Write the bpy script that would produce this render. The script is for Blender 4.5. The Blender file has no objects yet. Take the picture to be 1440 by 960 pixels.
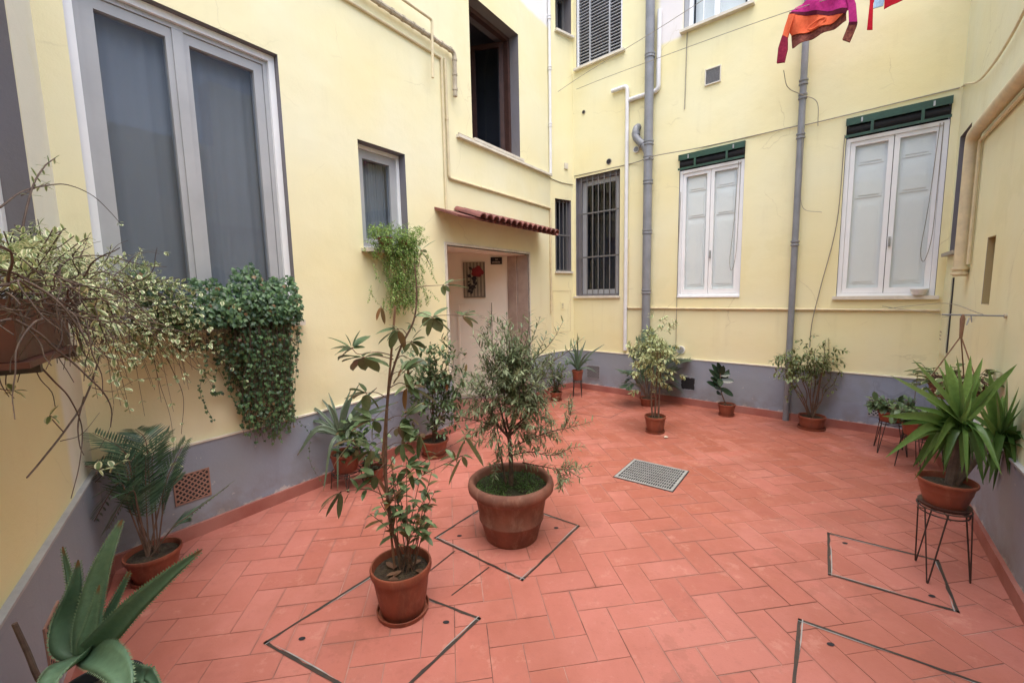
import bpy, math, random
from mathutils import Vector, Matrix
random.seed(7)
R = random.random
def U(a, b): return a + (b - a) * R()
rad = math.radians
scene = bpy.context.scene
col = scene.collection

# ------------------------------------------------------------------ camera
F_PX, PITCH, ROLL, EYE = 600.0, rad(6.48), rad(-1.19), 1.6
cF = Vector((0, math.cos(PITCH), -math.sin(PITCH)))
_U = Vector((0, math.sin(PITCH), math.cos(PITCH)))
cX = Vector((math.cos(ROLL), 0, 0)) + _U * math.sin(ROLL)
cU = Vector((-math.sin(ROLL), 0, 0)) + _U * math.cos(ROLL)
CAM = Vector((0, 0, EYE))
cam_d = bpy.data.cameras.new('camera')
cam = bpy.data.objects.new('camera', cam_d); col.objects.link(cam)
m = Matrix((cX, cU, -cF)).transposed().to_4x4(); m.translation = CAM
cam.matrix_world = m
cam_d.sensor_width = 36; cam_d.lens = 36 * F_PX / 1440
cam_d.clip_start = .03; cam_d.clip_end = 500
scene.camera = cam

def ray(u, v): return cF * F_PX + cX * (u - 720) - cU * (v - 480)
def at(u, v, y):                      # survey helper: photo pixel -> point at northing y
    d = ray(u, v); return CAM + d * (y / d.y)
def ground(u, v, z=0):
    d = ray(u, v); return CAM + d * ((z - EYE) / d.z)

# ------------------------------------------------------------------ mesh builder
class MB:
    def __init__(s): s.v = []; s.f = []; s.c = []; s.m = []; s.fm = 0
    def vert(s, p, c=(0.5, 0, 0)): s.v.append(tuple(p)); s.c.append(c); return len(s.v) - 1
    def face(s, *i): s.f.append(tuple(i)); s.m.append(s.fm)
    def box(s, x0, x1, y0, y1, z0, z1, c=(.5, 0, 0), M=None, ch=0):
        b = len(s.v)
        for p in ((x0,y0,z0),(x1,y0,z0),(x1,y1,z0),(x0,y1,z0),(x0,y0,z1),(x1,y0,z1),(x1,y1,z1),(x0,y1,z1)):
            p = Vector(p)
            if M is not None: p = M @ p
            s.vert(p, c)
        for f in ((0,3,2,1),(4,5,6,7),(0,1,5,4),(1,2,6,5),(2,3,7,6),(3,0,4,7)):
            s.face(*[b + i for i in f])
    def frame(s, x0, x1, z0, z1, w, y0, y1, wb=None):   # four butted members
        wb = w if wb is None else wb
        s.box(x0, x0+w, y0, y1, z0, z1); s.box(x1-w, x1, y0, y1, z0, z1)
        s.box(x0+w, x1-w, y0, y1, z1-w, z1); s.box(x0+w, x1-w, y0, y1, z0, z0+wb)
    def tube(s, pts, rad_, n=6, c=(.5,0,0), cap=True):
        pts = [Vector(p) for p in pts]; N = len(pts)
        rs = rad_ if isinstance(rad_, (list, tuple)) else [rad_]*N
        t = (pts[1]-pts[0]).normalized(); a = t.orthogonal().normalized()
        rings = []
        for i, p in enumerate(pts):
            if i == 0: t = pts[1]-pts[0]
            elif i == N-1: t = pts[-1]-pts[-2]
            else: t = (pts[i+1]-pts[i]).normalized() + (pts[i]-pts[i-1]).normalized()
            if t.length < 1e-9: t = Vector((0,0,1))
            t.normalize(); a = (a - t*a.dot(t))
            if a.length < 1e-6: a = t.orthogonal()
            a.normalize(); b = t.cross(a)
            rings.append([s.vert(p + (a*math.cos(2*math.pi*k/n) + b*math.sin(2*math.pi*k/n))*rs[i], c) for k in range(n)])
        for r0, r1 in zip(rings, rings[1:]):
            for k in range(n): s.face(r0[k], r0[(k+1)%n], r1[(k+1)%n], r1[k])
        if cap: s.face(*rings[0][::-1]); s.face(*rings[-1])
    def lathe(s, prof, ctr=(0,0,0), n=32, sx=1, sy=1, rot=0, M=None, c=(.5,0,0)):
        rings = []
        for r, z in prof:
            ring = []
            for k in range(n):
                a = 2*math.pi*k/n
                x, y = r*math.cos(a)*sx, r*math.sin(a)*sy
                p = Vector((x*math.cos(rot)-y*math.sin(rot), x*math.sin(rot)+y*math.cos(rot), z))
                if M is not None: p = M @ p
                ring.append(s.vert(p + Vector(ctr), c))
            rings.append(ring)
        for r0, r1 in zip(rings, rings[1:]):
            for k in range(n): s.face(r0[k], r0[(k+1)%n], r1[(k+1)%n], r1[k])
        if prof[0][0] > 1e-4: s.face(*rings[0][::-1])
        if prof[-1][0] > 1e-4: s.face(*rings[-1])
    def prism(s, poly, y0, y1, c=(.5,0,0)):  # polygon in x,z, extruded in y
        b = len(s.v); n = len(poly)
        for x, z in poly: s.vert((x, y0, z), c)
        for x, z in poly: s.vert((x, y1, z), c)
        s.face(*[b+i for i in range(n)]); s.face(*[b+n+i for i in range(n)][::-1])
        for i in range(n): j = (i+1) % n; s.face(b+j, b+i, b+n+i, b+n+j)
    def build(s, name, mat, parent=None, smooth=False, world=False, angle=35):
        me = bpy.data.meshes.new(name)
        vs = s.v
        if world and parent is not None:
            l = parent.location; vs = [(v[0]-l[0], v[1]-l[1], v[2]-l[2]) for v in vs]
        me.from_pydata(vs, [], s.f)
        mats = mat if isinstance(mat, (list, tuple)) else [mat]
        for q in mats: me.materials.append(q)
        if len(mats) > 1: me.polygons.foreach_set('material_index', s.m)
        ca = me.color_attributes.new('Col', 'FLOAT_COLOR', 'POINT')
        flat = []
        for c in s.c: flat += [c[0], c[1], c[2], 1.0]
        ca.data.foreach_set('color', flat)
        if smooth:
            me.shade_smooth()
            if angle: me.set_sharp_from_angle(angle=rad(angle))
        me.update()
        o = bpy.data.objects.new(name, me); col.objects.link(o)
        if parent is not None: o.parent = parent
        return o

def tag(o, label=None, cat=None, group=None, kind=None):
    if label: o['label'] = label
    if cat: o['category'] = cat
    if group: o['group'] = group
    if kind: o['kind'] = kind
    return o
def thing(name, loc, label, cat, group=None, rz=0):
    o = bpy.data.objects.new(name, None); col.objects.link(o); o.location = loc; o.rotation_euler = (0, 0, rz)
    o.empty_display_size = .1
    return tag(o, label, cat, group)

def spline(pts, n=6):
    P = [Vector(p) for p in pts]; P = [P[0]*2-P[1]] + P + [P[-1]*2-P[-2]]; out = []
    for i in range(1, len(P)-2):
        for k in range(n):
            t = k/n; a, b, c, d = P[i-1:i+3]
            out.append(.5*((2*b)+(c-a)*t+(2*a-5*b+4*c-d)*t*t+(-a+3*b-3*c+d)*t**3))
    out.append(P[-2]); return out

# ------------------------------------------------------------------ materials
def nodes(name):
    m = bpy.data.materials.new(name); m.use_nodes = True; t = m.node_tree
    return m, t, t.nodes['Principled BSDF'], t.nodes['Material Output']
def lin(t, a, b): t.links.new(a, b)
def noise(t, scale, detail=4, rough=.55, vec=None, sc=None):
    n = t.nodes.new('ShaderNodeTexNoise'); n.inputs['Scale'].default_value = scale
    n.inputs['Detail'].default_value = detail; n.inputs['Roughness'].default_value = rough
    if vec is not None:
        if sc:
            mp = t.nodes.new('ShaderNodeMapping'); mp.inputs['Scale'].default_value = sc
            lin(t, vec, mp.inputs['Vector']); vec = mp.outputs[0]
        lin(t, vec, n.inputs['Vector'])
    return n.outputs['Fac']
def rng(t, x, a, b, c=0, d=1):
    n = t.nodes.new('ShaderNodeMapRange'); lin(t, x, n.inputs[0])
    for i, q in enumerate((a, b, c, d)): n.inputs[i+1].default_value = q
    return n.outputs[0]
def mix(t, f, a, b, mode='MIX'):
    n = t.nodes.new('ShaderNodeMix'); n.data_type = 'RGBA'; n.blend_type = mode
    for k, q in ((0, f), (6, a), (7, b)):
        if hasattr(q, 'links'): lin(t, q, n.inputs[k])
        elif k == 0: n.inputs[0].default_value = q
        else: n.inputs[k].default_value = (*q, 1)
    return n.outputs[2]
def math_(t, op, a, b=0.0):
    n = t.nodes.new('ShaderNodeMath'); n.operation = op
    for k, q in ((0, a), (1, b)):
        if hasattr(q, 'links'): lin(t, q, n.inputs[k])
        else: n.inputs[k].default_value = q
    return n.outputs[0]
def bump(t, h, strength, dist, prev=None):
    n = t.nodes.new('ShaderNodeBump'); n.inputs['Strength'].default_value = strength; n.inputs['Distance'].default_value = dist
    lin(t, h, n.inputs['Height'])
    if prev is not None: lin(t, prev, n.inputs['Normal'])
    return n.outputs[0]
def coord(t, k='Object'): return t.nodes.new('ShaderNodeTexCoord').outputs[k]

def pm(name, c1, c2=None, scale=8, rough=.6, bs=.2, bscale=60, bdist=.002, metal=0, spec=.5, r2=None):
    m, t, p, o = nodes(name); v = coord(t)
    c2 = c2 or tuple(q*.8 for q in c1)
    f = rng(t, noise(t, scale, 5, .6, v), .35, .65)
    lin(t, mix(t, f, c1, c2), p.inputs['Base Color'])
    rr = rng(t, noise(t, scale*2.3, 4, .6, v), .3, .7, rough-.06, min(1, rough+.08)); lin(t, rr, p.inputs['Roughness'])
    p.inputs['Metallic'].default_value = metal; p.inputs['Specular IOR Level'].default_value = spec
    if bs: lin(t, bump(t, noise(t, bscale, 4, .6, v), bs, bdist), p.inputs['Normal'])
    return m

def plaster(name, base, upper=None, upper_z=99, dirt=.25, pale=None, patch=None, rough=.85, scuff=False):
    m, t, p, o = nodes(name); v = coord(t)
    sx = t.nodes.new('ShaderNodeSeparateXYZ'); lin(t, v, sx.inputs[0])
    warm = (base[0]*1.02, base[1]*.96, base[2]*.86); cool = (min(.95, base[0]*1.01), base[1]*1.01, base[2]*1.1)
    c = mix(t, rng(t, noise(t, .9, 3, .5, v), .3, .7), warm, cool)
    if upper:
        h = math_(t, 'ADD', sx.outputs['Z'], rng(t, noise(t, 3, 3, .5, v), 0, 1, -.04, .04))
        c = mix(t, rng(t, h, upper_z, upper_z+.05), c, upper)
    if patch:                                  # recoloured area (repaint on wallD, painted-in reflected light on wallL): x0,x1,z0,z1,colour
        x0, x1, z0, z1, pc = patch
        f = math_(t, 'MULTIPLY', rng(t, sx.outputs['X'], x0-.03, x0+.03), rng(t, sx.outputs['X'], x1-.03, x1+.03, 1, 0))
        f = math_(t, 'MULTIPLY', f, rng(t, sx.outputs['Z'], z0-.02, z0+.02))
        f = math_(t, 'MULTIPLY', f, rng(t, sx.outputs['Z'], z1-.02, z1+.02, 1, 0))
        c = mix(t, f, c, pc)
    # vertical rain streaks and blotchy grime (shape of their own)
    st = rng(t, noise(t, 1, 6, .6, v, (9, 9, .55)), .52, .74)
    bl = rng(t, noise(t, 2.3, 6, .65, v), .45, .7)
    f = math_(t, 'MULTIPLY', math_(t, 'MULTIPLY', st, bl), dirt)
    c = mix(t, f, c, (base[0]*.62, base[1]*.56, base[2]*.5))
    sp = rng(t, noise(t, 38, 3, .7, v), .68, .74, 0, dirt*.5)
    c = mix(t, sp, c, (base[0]*.7, base[1]*.66, base[2]*.6))
    vo = t.nodes.new('ShaderNodeTexVoronoi'); vo.feature = 'DISTANCE_TO_EDGE'; vo.inputs['Scale'].default_value = .9
    ds = t.nodes.new('ShaderNodeVectorMath'); ds.operation = 'MULTIPLY_ADD'; nz = t.nodes.new('ShaderNodeTexNoise'); nz.inputs['Scale'].default_value = 5; nz.inputs['Detail'].default_value = 5; lin(t, v, nz.inputs['Vector'])
    lin(t, nz.outputs['Color'], ds.inputs[0]); ds.inputs[1].default_value = (.16, .16, .16); lin(t, v, ds.inputs[2]); lin(t, ds.outputs[0], vo.inputs['Vector'])
    ck = math_(t, 'MULTIPLY', rng(t, vo.outputs['Distance'], .0015, .005, 1, 0), rng(t, noise(t, 1.6, 3, .5, v), .5, .6, 0, .3*min(1, dirt*3)))
    c = mix(t, ck, c, (base[0]*.5, base[1]*.45, base[2]*.4))
    # damp / patch repairs with their own outline
    pr_ = rng(t, noise(t, 1.25, 4, .55, v), .60, .625, 0, min(.5, dirt*.9))
    c = mix(t, pr_, c, (base[0]*.93, base[1]*.90, base[2]*.82))
    if scuff:
        zz = math_(t, 'ADD', sx.outputs['Z'], rng(t, noise(t, 9, 5, .7, v), 0, 1, -.09, .09))
        c = mix(t, rng(t, zz, .085, .105, .75, 0), c, (.62, .58, .55))
        c = mix(t, math_(t, 'MULTIPLY', rng(t, zz, .10, .34, .55, 0), rng(t, noise(t, 5, 5, .65, v), .42, .6)), c, (.20, .17, .155))
        c = mix(t, rng(t, noise(t, 17, 4, .7, v), .69, .72, 0, .55), c, (.5, .5, .5))
    lin(t, c, p.inputs['Base Color']); p.inputs['Roughness'].default_value = rough; p.inputs['Specular IOR Level'].default_value = .25
    b1 = bump(t, noise(t, 4, 4, .5, v), .35, .02)
    b2 = bump(t, noise(t, 90, 5, .7, v), .35, .003, b1)
    lin(t, b2, p.inputs['Normal'])
    return m

def leafm(name, dark, light, edge=None, rough=.42, trans=.2, edge_at=.55):
    m, t, p, o = nodes(name)
    a = t.nodes.new('ShaderNodeAttribute'); a.attribute_name = 'Col'
    s = t.nodes.new('ShaderNodeSeparateColor'); lin(t, a.outputs['Color'], s.inputs[0])
    c = mix(t, s.outputs[0], dark, light)
    mott = rng(t, noise(t, 60, 3, .6, coord(t)), .35, .7, 0, .35)
    c = mix(t, mott, c, tuple(q*.6 for q in dark))
    if edge: c = mix(t, rng(t, math_(t, 'ADD', s.outputs[1], rng(t, noise(t, 90, 3, .6, coord(t)), 0, 1, -.25, .25)), edge_at-.06, edge_at+.06), c, edge)
    c = mix(t, s.outputs[2], c, (.22, .09, .035))      # dry / brown leaves
    lin(t, c, p.inputs['Base Color']); p.inputs['Roughness'].default_value = rough
    p.inputs['Specular IOR Level'].default_value = .45
    tr = t.nodes.new('ShaderNodeBsdfTranslucent'); lin(t, mix(t, .5, c, light), tr.inputs[0])
    mx = t.nodes.new('ShaderNodeMixShader'); mx.inputs[0].default_value = trans
    lin(t, p.outputs[0], mx.inputs[1]); lin(t, tr.outputs[0], mx.inputs[2]); lin(t, mx.outputs[0], o.inputs[0])
    return m

def glassm(name, tint=(.55, .6, .65), clear=.75):
    m, t, p, o = nodes(name); t.nodes.remove(p)
    tr = t.nodes.new('ShaderNodeBsdfTransparent'); tr.inputs[0].default_value = (*tint, 1)
    gl = t.nodes.new('ShaderNodeBsdfGlossy'); gl.inputs['Roughness'].default_value = .03
    fr = t.nodes.new('ShaderNodeFresnel'); fr.inputs[0].default_value = 1.5
    mx = t.nodes.new('ShaderNodeMixShader'); ge = t.nodes.new('ShaderNodeNewGeometry'); k_ = math_(t, 'SUBTRACT', 1.0, ge.outputs['Backfacing']); lin(t, math_(t, 'MULTIPLY', math_(t, 'ADD', fr.outputs[0], 1-clear-.2), k_), mx.inputs[0])
    lin(t, tr.outputs[0], mx.inputs[1]); lin(t, gl.outputs[0], mx.inputs[2]); lin(t, mx.outputs[0], o.inputs[0])
    return m

Y = (.79, .755, .475)
M = {}
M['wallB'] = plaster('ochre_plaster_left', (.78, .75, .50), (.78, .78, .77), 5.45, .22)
M['wallC'] = plaster('ochre_plaster_jog', Y, None, 99, .3)
M['wallD'] = plaster('ochre_plaster_back', Y, None, 99, .34, patch=(-.62, -.29, 4.87, 7, (.76, .73, .72)))
M['wallE'] = plaster('ochre_plaster_right', (.77, .78, .53), None, 99, .45)
M['wallL'] = plaster('ochre_plaster_near', (.76, .73, .44), None, 99, .15, patch=(-.44, 1, .0, 9, (.78, .77, .66)))  # pale strip by the corner: reflected light put into the paint colour
M['grey'] = plaster('grey_plinth_paint', (.26, .30, .36), None, 99, .5, rough=.6, scuff=True)
M['reveal'] = plaster('grey_reveal_paint', (.19, .185, .20), None, 99, .3)
M['lip'] = pm('cream_lip', (.72, .68, .58), (.58, .54, .46), 10, .7)
M['lipg'] = pm('grey_lip', (.42, .42, .42), (.33, .33, .35), 10, .7)
M['skirt'] = pm('red_skirting', (.29, .09, .07), (.38, .16, .13), 3, .5, .2, 40)
M['white'] = pm('white_paint', (.86, .87, .89), (.80, .82, .84), 4, .4, .08, 80)
M['shutter'] = pm('shutter_white', (.93, .93, .93), (.90, .90, .90), 3, .5, .06, 80)
M['alu'] = pm('grey_beige_frame', (.42, .43, .45), (.37, .38, .40), 3, .4, .06, 80)
M['galv'] = pm('grey_pipe', (.24, .25, .28), (.19, .20, .22), 6, .45, .15, 30)
M['pvc'] = pm('white_pipe', (.78, .78, .8), (.66, .66, .66), 4, .35, .05, 30)
M['condY'] = pm('painted_conduit', (.70, .60, .38), (.56, .48, .32), 9, .6)
M['condB'] = pm('weathered_conduit', (.50, .44, .33), (.33, .28, .21), 14, .7)
M['cable'] = pm('cable', (.30, .27, .22), None, 20, .6)
M['bar'] = pm('iron_bar', (.11, .115, .125), (.15, .14, .13), 20, .5)
M['black'] = pm('black_iron', (.03, .028, .028), (.06, .035, .025), 30, .45)
M['dark'] = pm('dark_void', (.02, .02, .024), None, 3, .9)
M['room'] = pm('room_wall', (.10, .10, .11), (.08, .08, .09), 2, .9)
M['green'] = pm('green_blind_box', (.022, .075, .045), (.015, .05, .03), 15, .45)
M['glass'] = glassm('glass', (.93, .95, .95), .8)
M['glassd'] = glassm('dark_glass', (.86, .89, .93), .8)
M['curtain'] = pm('curtain_grey', (.25, .255, .26), (.27, .275, .28), 2, .9)
M['brown'] = pm('brown_wood', (.075, .035, .028), (.05, .025, .02), 10, .4)
M['terra'] = pm('plastic_terracotta', (.21, .052, .028), (.165, .043, .025), 5, .45, .06, 60)
M['clay'] = pm('aged_clay', (.17, .075, .055), (.10, .055, .045), 7, .8, .5, 35, .004)
M['soil'] = pm('soil', (.035, .022, .015), (.06, .045, .025), 30, .95, 1, 50, .02)
M['moss'] = pm('moss', (.03, .05, .013), (.03, .022, .014), 25, .95, 1, 90, .02)
M['stem'] = pm('stem_brown', (.10, .055, .038), (.16, .10, .07), 30, .7)
M['twig'] = pm('twig', (.07, .045, .038), (.13, .09, .07), 30, .8)
M['stake'] = pm('stake', (.26, .15, .09), (.18, .09, .055), 14, .6)
M['rooft'] = pm('roof_tile', (.22, .075, .06), (.13, .05, .045), 9, .75, .5, 40, .004)
M['hall'] = pm('hall_paint', (.86, .82, .70), (.82, .78, .66), 2, .7)
M['marble'] = pm('brown_marble', (.40, .31, .26), (.52, .43, .36), 5, .35)
M['lattice'] = pm('clay_lattice', (.28, .15, .11), (.35, .2, .15), 20, .8)
M['whiteplastic'] = pm('white_plastic', (.8, .8, .78), None, 5, .35, 0)
M['steel'] = pm('galvanised_grate', (.44, .45, .45), (.32, .32, .32), 25, .45, .2, 60, metal=.35)
M['clayplug'] = pm('hole_rim', (.4, .37, .3), None, 20, .8)
def potm(name, c1, c2, bloom, rough, amt):
    m, t, p, o = nodes(name); v = coord(t)
    c = mix(t, rng(t, noise(t, 5, 5, .6, v), .35, .65), c1, c2)
    c = mix(t, rng(t, noise(t, 11, 7, .72, v, (1, 1, .45)), .52, .68, 0, amt), c, bloom)
    c = mix(t, rng(t, noise(t, 4, 6, .7, v, (1, 1, .3)), .55, .7, 0, .5), c, (.06, .03, .02))
    lin(t, c, p.inputs['Base Color']); lin(t, rng(t, noise(t, 9, 4, .6, v), .3, .7, rough-.1, rough+.15), p.inputs['Roughness'])
    lin(t, bump(t, noise(t, 45, 5, .7, v), .3, .003), p.inputs['Normal']); return m
M['terra'] = potm('plastic_terracotta', (.25, .066, .034), (.19, .05, .028), (.38, .17, .11), .5, .4)
M['clay'] = potm('aged_clay', (.26, .105, .07), (.17, .075, .055), (.42, .28, .21), .8, .4)
def cloth(name, c, c2=None): return pm(name, c, c2 or tuple(q*.75 for q in c), 45, .9, .9, 220, .004, spec=.15)
M['magenta'] = cloth('knit_magenta', (.52, .035, .22)); M['orange'] = cloth('knit_orange', (.78, .16, .07), (.68, .12, .05))
M['plum'] = cloth('knit_plum', (.10, .012, .03)); M['wine'] = cloth('knit_wine', (.17, .012, .035), (.26, .02, .05)); M['rust'] = cloth('knit_rust', (.26, .09, .06), (.12, .03, .03))
M['red'] = cloth('red_cloth', (.55, .015, .035)); M['blue'] = cloth('light_blue_cloth', (.42, .6, .8))
# foliage
M['l_olive'] = leafm('leaf_olive', (.075, .115, .05), (.32, .38, .22), rough=.5)
M['l_tall'] = leafm('leaf_tall', (.05, .105, .04), (.24, .33, .17), rough=.32)
M['l_palm'] = leafm('leaf_palm', (.03, .075, .045), (.14, .24, .14), rough=.35)
M['l_agave'] = leafm('leaf_agave', (.07, .15, .09), (.20, .34, .21), rough=.45, trans=.08)
M['l_aloe'] = leafm('leaf_aloe', (.05, .085, .05), (.16, .22, .15), rough=.4, trans=.1)
M['l_ivy'] = leafm('leaf_ivy', (.018, .06, .026), (.15, .27, .11), rough=.4)
M['l_fern'] = leafm('leaf_fern', (.10, .21, .04), (.38, .54, .17), rough=.5, trans=.3)
M['l_var'] = leafm('leaf_variegated', (.15, .24, .09), (.38, .47, .23), (.80, .81, .52), rough=.45, trans=.25)
M['l_cream'] = leafm('leaf_cream', (.09, .15, .05), (.25, .32, .14), (.58, .62, .34), rough=.45, trans=.25, edge_at=.45)
M['l_shrub'] = leafm('leaf_shrub', (.035, .075, .03), (.16, .24, .11), rough=.4)
M['l_ficus'] = leafm('leaf_ficus', (.045, .085, .025), (.17, .23, .08), (.5, .52, .28), rough=.4, edge_at=.8)
M['l_rubber'] = leafm('leaf_rubber', (.012, .028, .016), (.03, .06, .035), rough=.25, trans=.05)
M['l_yucca'] = leafm('leaf_yucca', (.045, .115, .025), (.20, .34, .09), rough=.36, trans=.15)
M['l_dry'] = leafm('leaf_dry', (.12, .06, .035), (.25, .14, .09), rough=.7)
M['grass'] = leafm('leaf_weed', (.03, .08, .015), (.10, .19, .04), rough=.5)

# ------------------------------------------------------------------ wall frames (x along wall, y outwards, z up)
def azd(a): return Vector((math.sin(rad(a)), math.cos(rad(a)), 0))
class Wall:
    def __init__(s, P, a): s.P = Vector((P[0], P[1], 0)); s.a = a; s.d = azd(a); s.n = Vector((-s.d.y, s.d.x, 0))
    def w(s, x, y, z): return s.P + s.d*x + s.n*y + Vector((0, 0, z))
    def hit(s, u, v, off=0):           # pixel -> local x, z on the plane y=off
        d = ray(u, v); t = ((s.P + s.n*off - CAM).dot(s.n)) / d.dot(s.n); q = CAM + d*t
        return (q - s.P).dot(s.d), q.z
    def rz(s): return math.atan2(s.d.y, s.d.x)
D = Wall((2.528, 5.76), 131.6)
cDC = D.P + D.d * -2.0
cBC = Vector((.635, 6.79, 0)); cBL = Vector((-2.4427, 2.3822, 0)); cDE = Vector((4.2624, 4.2201, 0))
B = Wall(cBL, 34.924); C = Wall(cBC, math.degrees(math.atan2(cDC.x-cBC.x, cDC.y-cBC.y)))
L = Wall(cBL, -35.6); E = Wall(cDE, 217.6)
LENB = (cBC-cBL).length; LENC = (cDC-cBC).length; DR = (cDE-D.P).dot(D.d)

def wall_mesh(x0, x1, z1, th, holes, steps=()):
    mb = MB(); holes = list(holes) + list(steps)
    xs = sorted({x0, x1, *[h[0] for h in holes], *[h[1] for h in holes]}); zs = sorted({-.15, z1, *[h[2] for h in holes], *[h[3] for h in holes if h[3] < z1]})
    xs = [x for x in xs if x0 <= x <= x1]; zs = [z for z in zs if z <= z1]
    solid = [[not any(h[0] <= (a+b)/2 <= h[1] and h[2] <= (c+d)/2 <= h[3] for h in holes) for c, d in zip(zs, zs[1:])] for a, b in zip(xs, xs[1:])]
    idx = {}
    def V(x, y, z):
        k = (x, y, z)
        if k not in idx: idx[k] = mb.vert(k)
        return idx[k]
    nx, nz = len(xs)-1, len(zs)-1
    S = lambda i, j: 0 <= i < nx and 0 <= j < nz and solid[i][j]
    for i in range(nx):
        for j in range(nz):
            if not solid[i][j]: continue
            a, b, c, d = xs[i], xs[i+1], zs[j], zs[j+1]
            mb.fm = 0
            mb.face(V(a,0,c), V(b,0,c), V(b,0,d), V(a,0,d)); mb.face(V(b,th,c), V(a,th,c), V(a,th,d), V(b,th,d))
            for (p, q, cond) in (((a,c),(a,d), S(i-1,j)), ((b,d),(b,c), S(i+1,j)), ((a,d),(b,d), S(i,j+1)), ((b,c),(a,c), S(i,j-1))):
                if not cond:
                    mb.fm = 1
                    mb.face(V(p[0],0,p[1]), V(q[0],0,q[1]), V(q[0],th,q[1]), V(p[0],th,p[1]))
    return mb
def make_wall(W, x0, x1, z1, holes, mat, label, th=.35, reveal='reveal', steps=()):
    mb = wall_mesh(x0, x1, z1, th, holes, steps)
    o = mb.build('courtyard_wall', [M[mat], M[reveal]])
    o.location = W.P; o.rotation_euler = (0, 0, W.rz())
    return tag(o, label, 'wall')

BIG = (.123, 1.272, 1.42, 3.41); SML = (1.935, 2.478, 2.03, 2.985); OPN = (3.54, 4.556, 3.42, 5.02); DOOR = (3.02, 4.73, -.15, 2.15)
wB = make_wall(B, 0, LENB, 6.4, [BIG, SML, OPN, DOOR], 'wallB', 'yellow plastered wall with the big grey window and the open doorway', steps=[(-.01, 1.75, 4.4, 9)])  # unseen near part of the top cut lower to admit sky light
CN = (.10, .448, 1.928, 3.05); CT = (.14, .47, 5.5, 6.1)
wC = make_wall(C, 0, LENC, 6.4, [CN, CT], 'wallC', 'narrow yellow wall strip in the far corner between doorway and barred window')
BAR = (-1.948, -1.175, 1.525, 3.39); W2 = (-.302, .492, 1.508, 3.362); W3 = (1.47, 2.258, 1.487, 3.345); LOU = (-1.93, -1.158, 5.01, 6.2); TOP = (-.29, .486, 4.92, 6.1)
wD = make_wall(D, -2.0, DR, 6.4, [BAR, W2, W3, LOU, TOP], 'wallD', 'yellow back wall with two white shuttered windows under green blind boxes')
EW = (.10, .56, 1.89, 2.95); EN = (1.455, 1.66, 1.452, 1.918)
wE = make_wall(E, 0, 6.75, 5.0, [EW, EN], 'wallE', 'greyish yellow right wall with a narrow recess behind the yucca', steps=[(2.75, 7, 4.0, 9)])  # out-of-view top stepped down, its height shaped for the light balance
LW = (-1.75, -.44, 1.5, 3.5)
wL = make_wall(L, -4.35, 0, 3.9, [LW], 'wallL', 'near yellow wall on the far left carrying the planter trough')  # unseen top kept low so more sky light reaches the near floor

# plinths with cream lip, and red skirting
def plinth(W, o, spans, lipmat='lip'):
    a, b, c = MB(), MB(), MB()
    for x0, x1 in spans:
        a.box(x0, x1, -.018, .01, .075, .635); b.box(x0, x1, -.026, .012, .635, .647); c.box(x0, x1, -.04, .012, -.01, .092)
    p = a.build('plinth', M['grey'], o); b.build('plinth_lip', M[lipmat], p); c.build('skirting', M['skirt'], o)
plinth(B, wB, [(.01, 3.02), (4.73, LENB-.005)])
plinth(C, wC, [(.0, LENC)])
plinth(D, wD, [(-2.0, DR)]); plinth(E, wE, [(.03, 6.7)], 'lipg'); plinth(L, wL, [(-4.3, -.01)], 'lipg')

# ------------------------------------------------------------------ windows
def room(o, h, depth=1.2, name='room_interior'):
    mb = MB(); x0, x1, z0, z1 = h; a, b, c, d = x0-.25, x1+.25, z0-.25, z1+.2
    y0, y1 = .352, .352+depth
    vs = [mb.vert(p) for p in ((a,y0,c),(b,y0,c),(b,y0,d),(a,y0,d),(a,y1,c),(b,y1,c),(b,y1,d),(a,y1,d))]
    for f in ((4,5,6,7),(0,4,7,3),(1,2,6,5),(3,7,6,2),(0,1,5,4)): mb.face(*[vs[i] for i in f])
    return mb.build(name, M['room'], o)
def sill(o, x0, x1, z, out=.04, th=.025, mat='lip', inn=.1, parent=None):
    mb = MB(); mb.box(x0, x1, -out, inn, z-th, z+.002); return mb.build('window_sill', M[mat], parent or o)
def folds(x0, x1, z0, z1, y, amp=.007, n=20, seed=0):
    mb = MB(); cols = []
    for i in range(n*3+1):
        x = x0 + (x1-x0)*i/(n*3); yy = y + amp*math.sin(i*1.3+seed) * (.6+.4*math.sin(i*.37))
        cols.append((mb.vert((x, yy, z0)), mb.vert((x, yy, z1))))
    for a, b in zip(cols, cols[1:]): mb.face(a[0], b[0], b[1], a[1])
    return mb

# big window (wall B): white outer frame, grey-beige casements, curtain
x0, x1, z0, z1 = BIG
mb = MB(); mb.frame(x0+.003, x1-.003, z0, z1-.003, .045, .05, .11); fr = mb.build('window_frame', M['white'], wB)
tag(fr, 'wide white outer window frame')
a0, a1, c0, c1 = x0+.048, x1-.048, z0+.045, z1-.048
mb = MB(); mb.frame(a0, a1, c0, c1, .03, .075, .13); mb.build('casing', M['alu'], fr)
mid = .665
for q0, q1 in ((a0+.032, mid-.002), (mid+.002, a1-.032)):
    mb = MB(); mb.frame(q0, q1, c0+.032, c1-.032, .062, .085, .14, .09); ca = mb.build('casement', M['alu'], fr)
mb = MB(); mb.box(mid-.03, mid+.03, .072, .0845, c0+.033, c1-.033); mb.build('meeting_stile', M['alu'], fr)
mb = MB(); mb.box(a0+.09, mid-.06, .11, .115, c0+.12, c1-.09); mb.box(mid+.06, a1-.09, .11, .115, c0+.12, c1-.09); mb.build('pane', M['glassd'], fr)
folds(a0+.03, a1-.03, c0+.03, c1-.03, .185).build('curtain', M['curtain'], fr, smooth=True)
sill(wB, x0-.02, x1+.03, 1.42, .06, .04)
room(wB, BIG)
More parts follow.
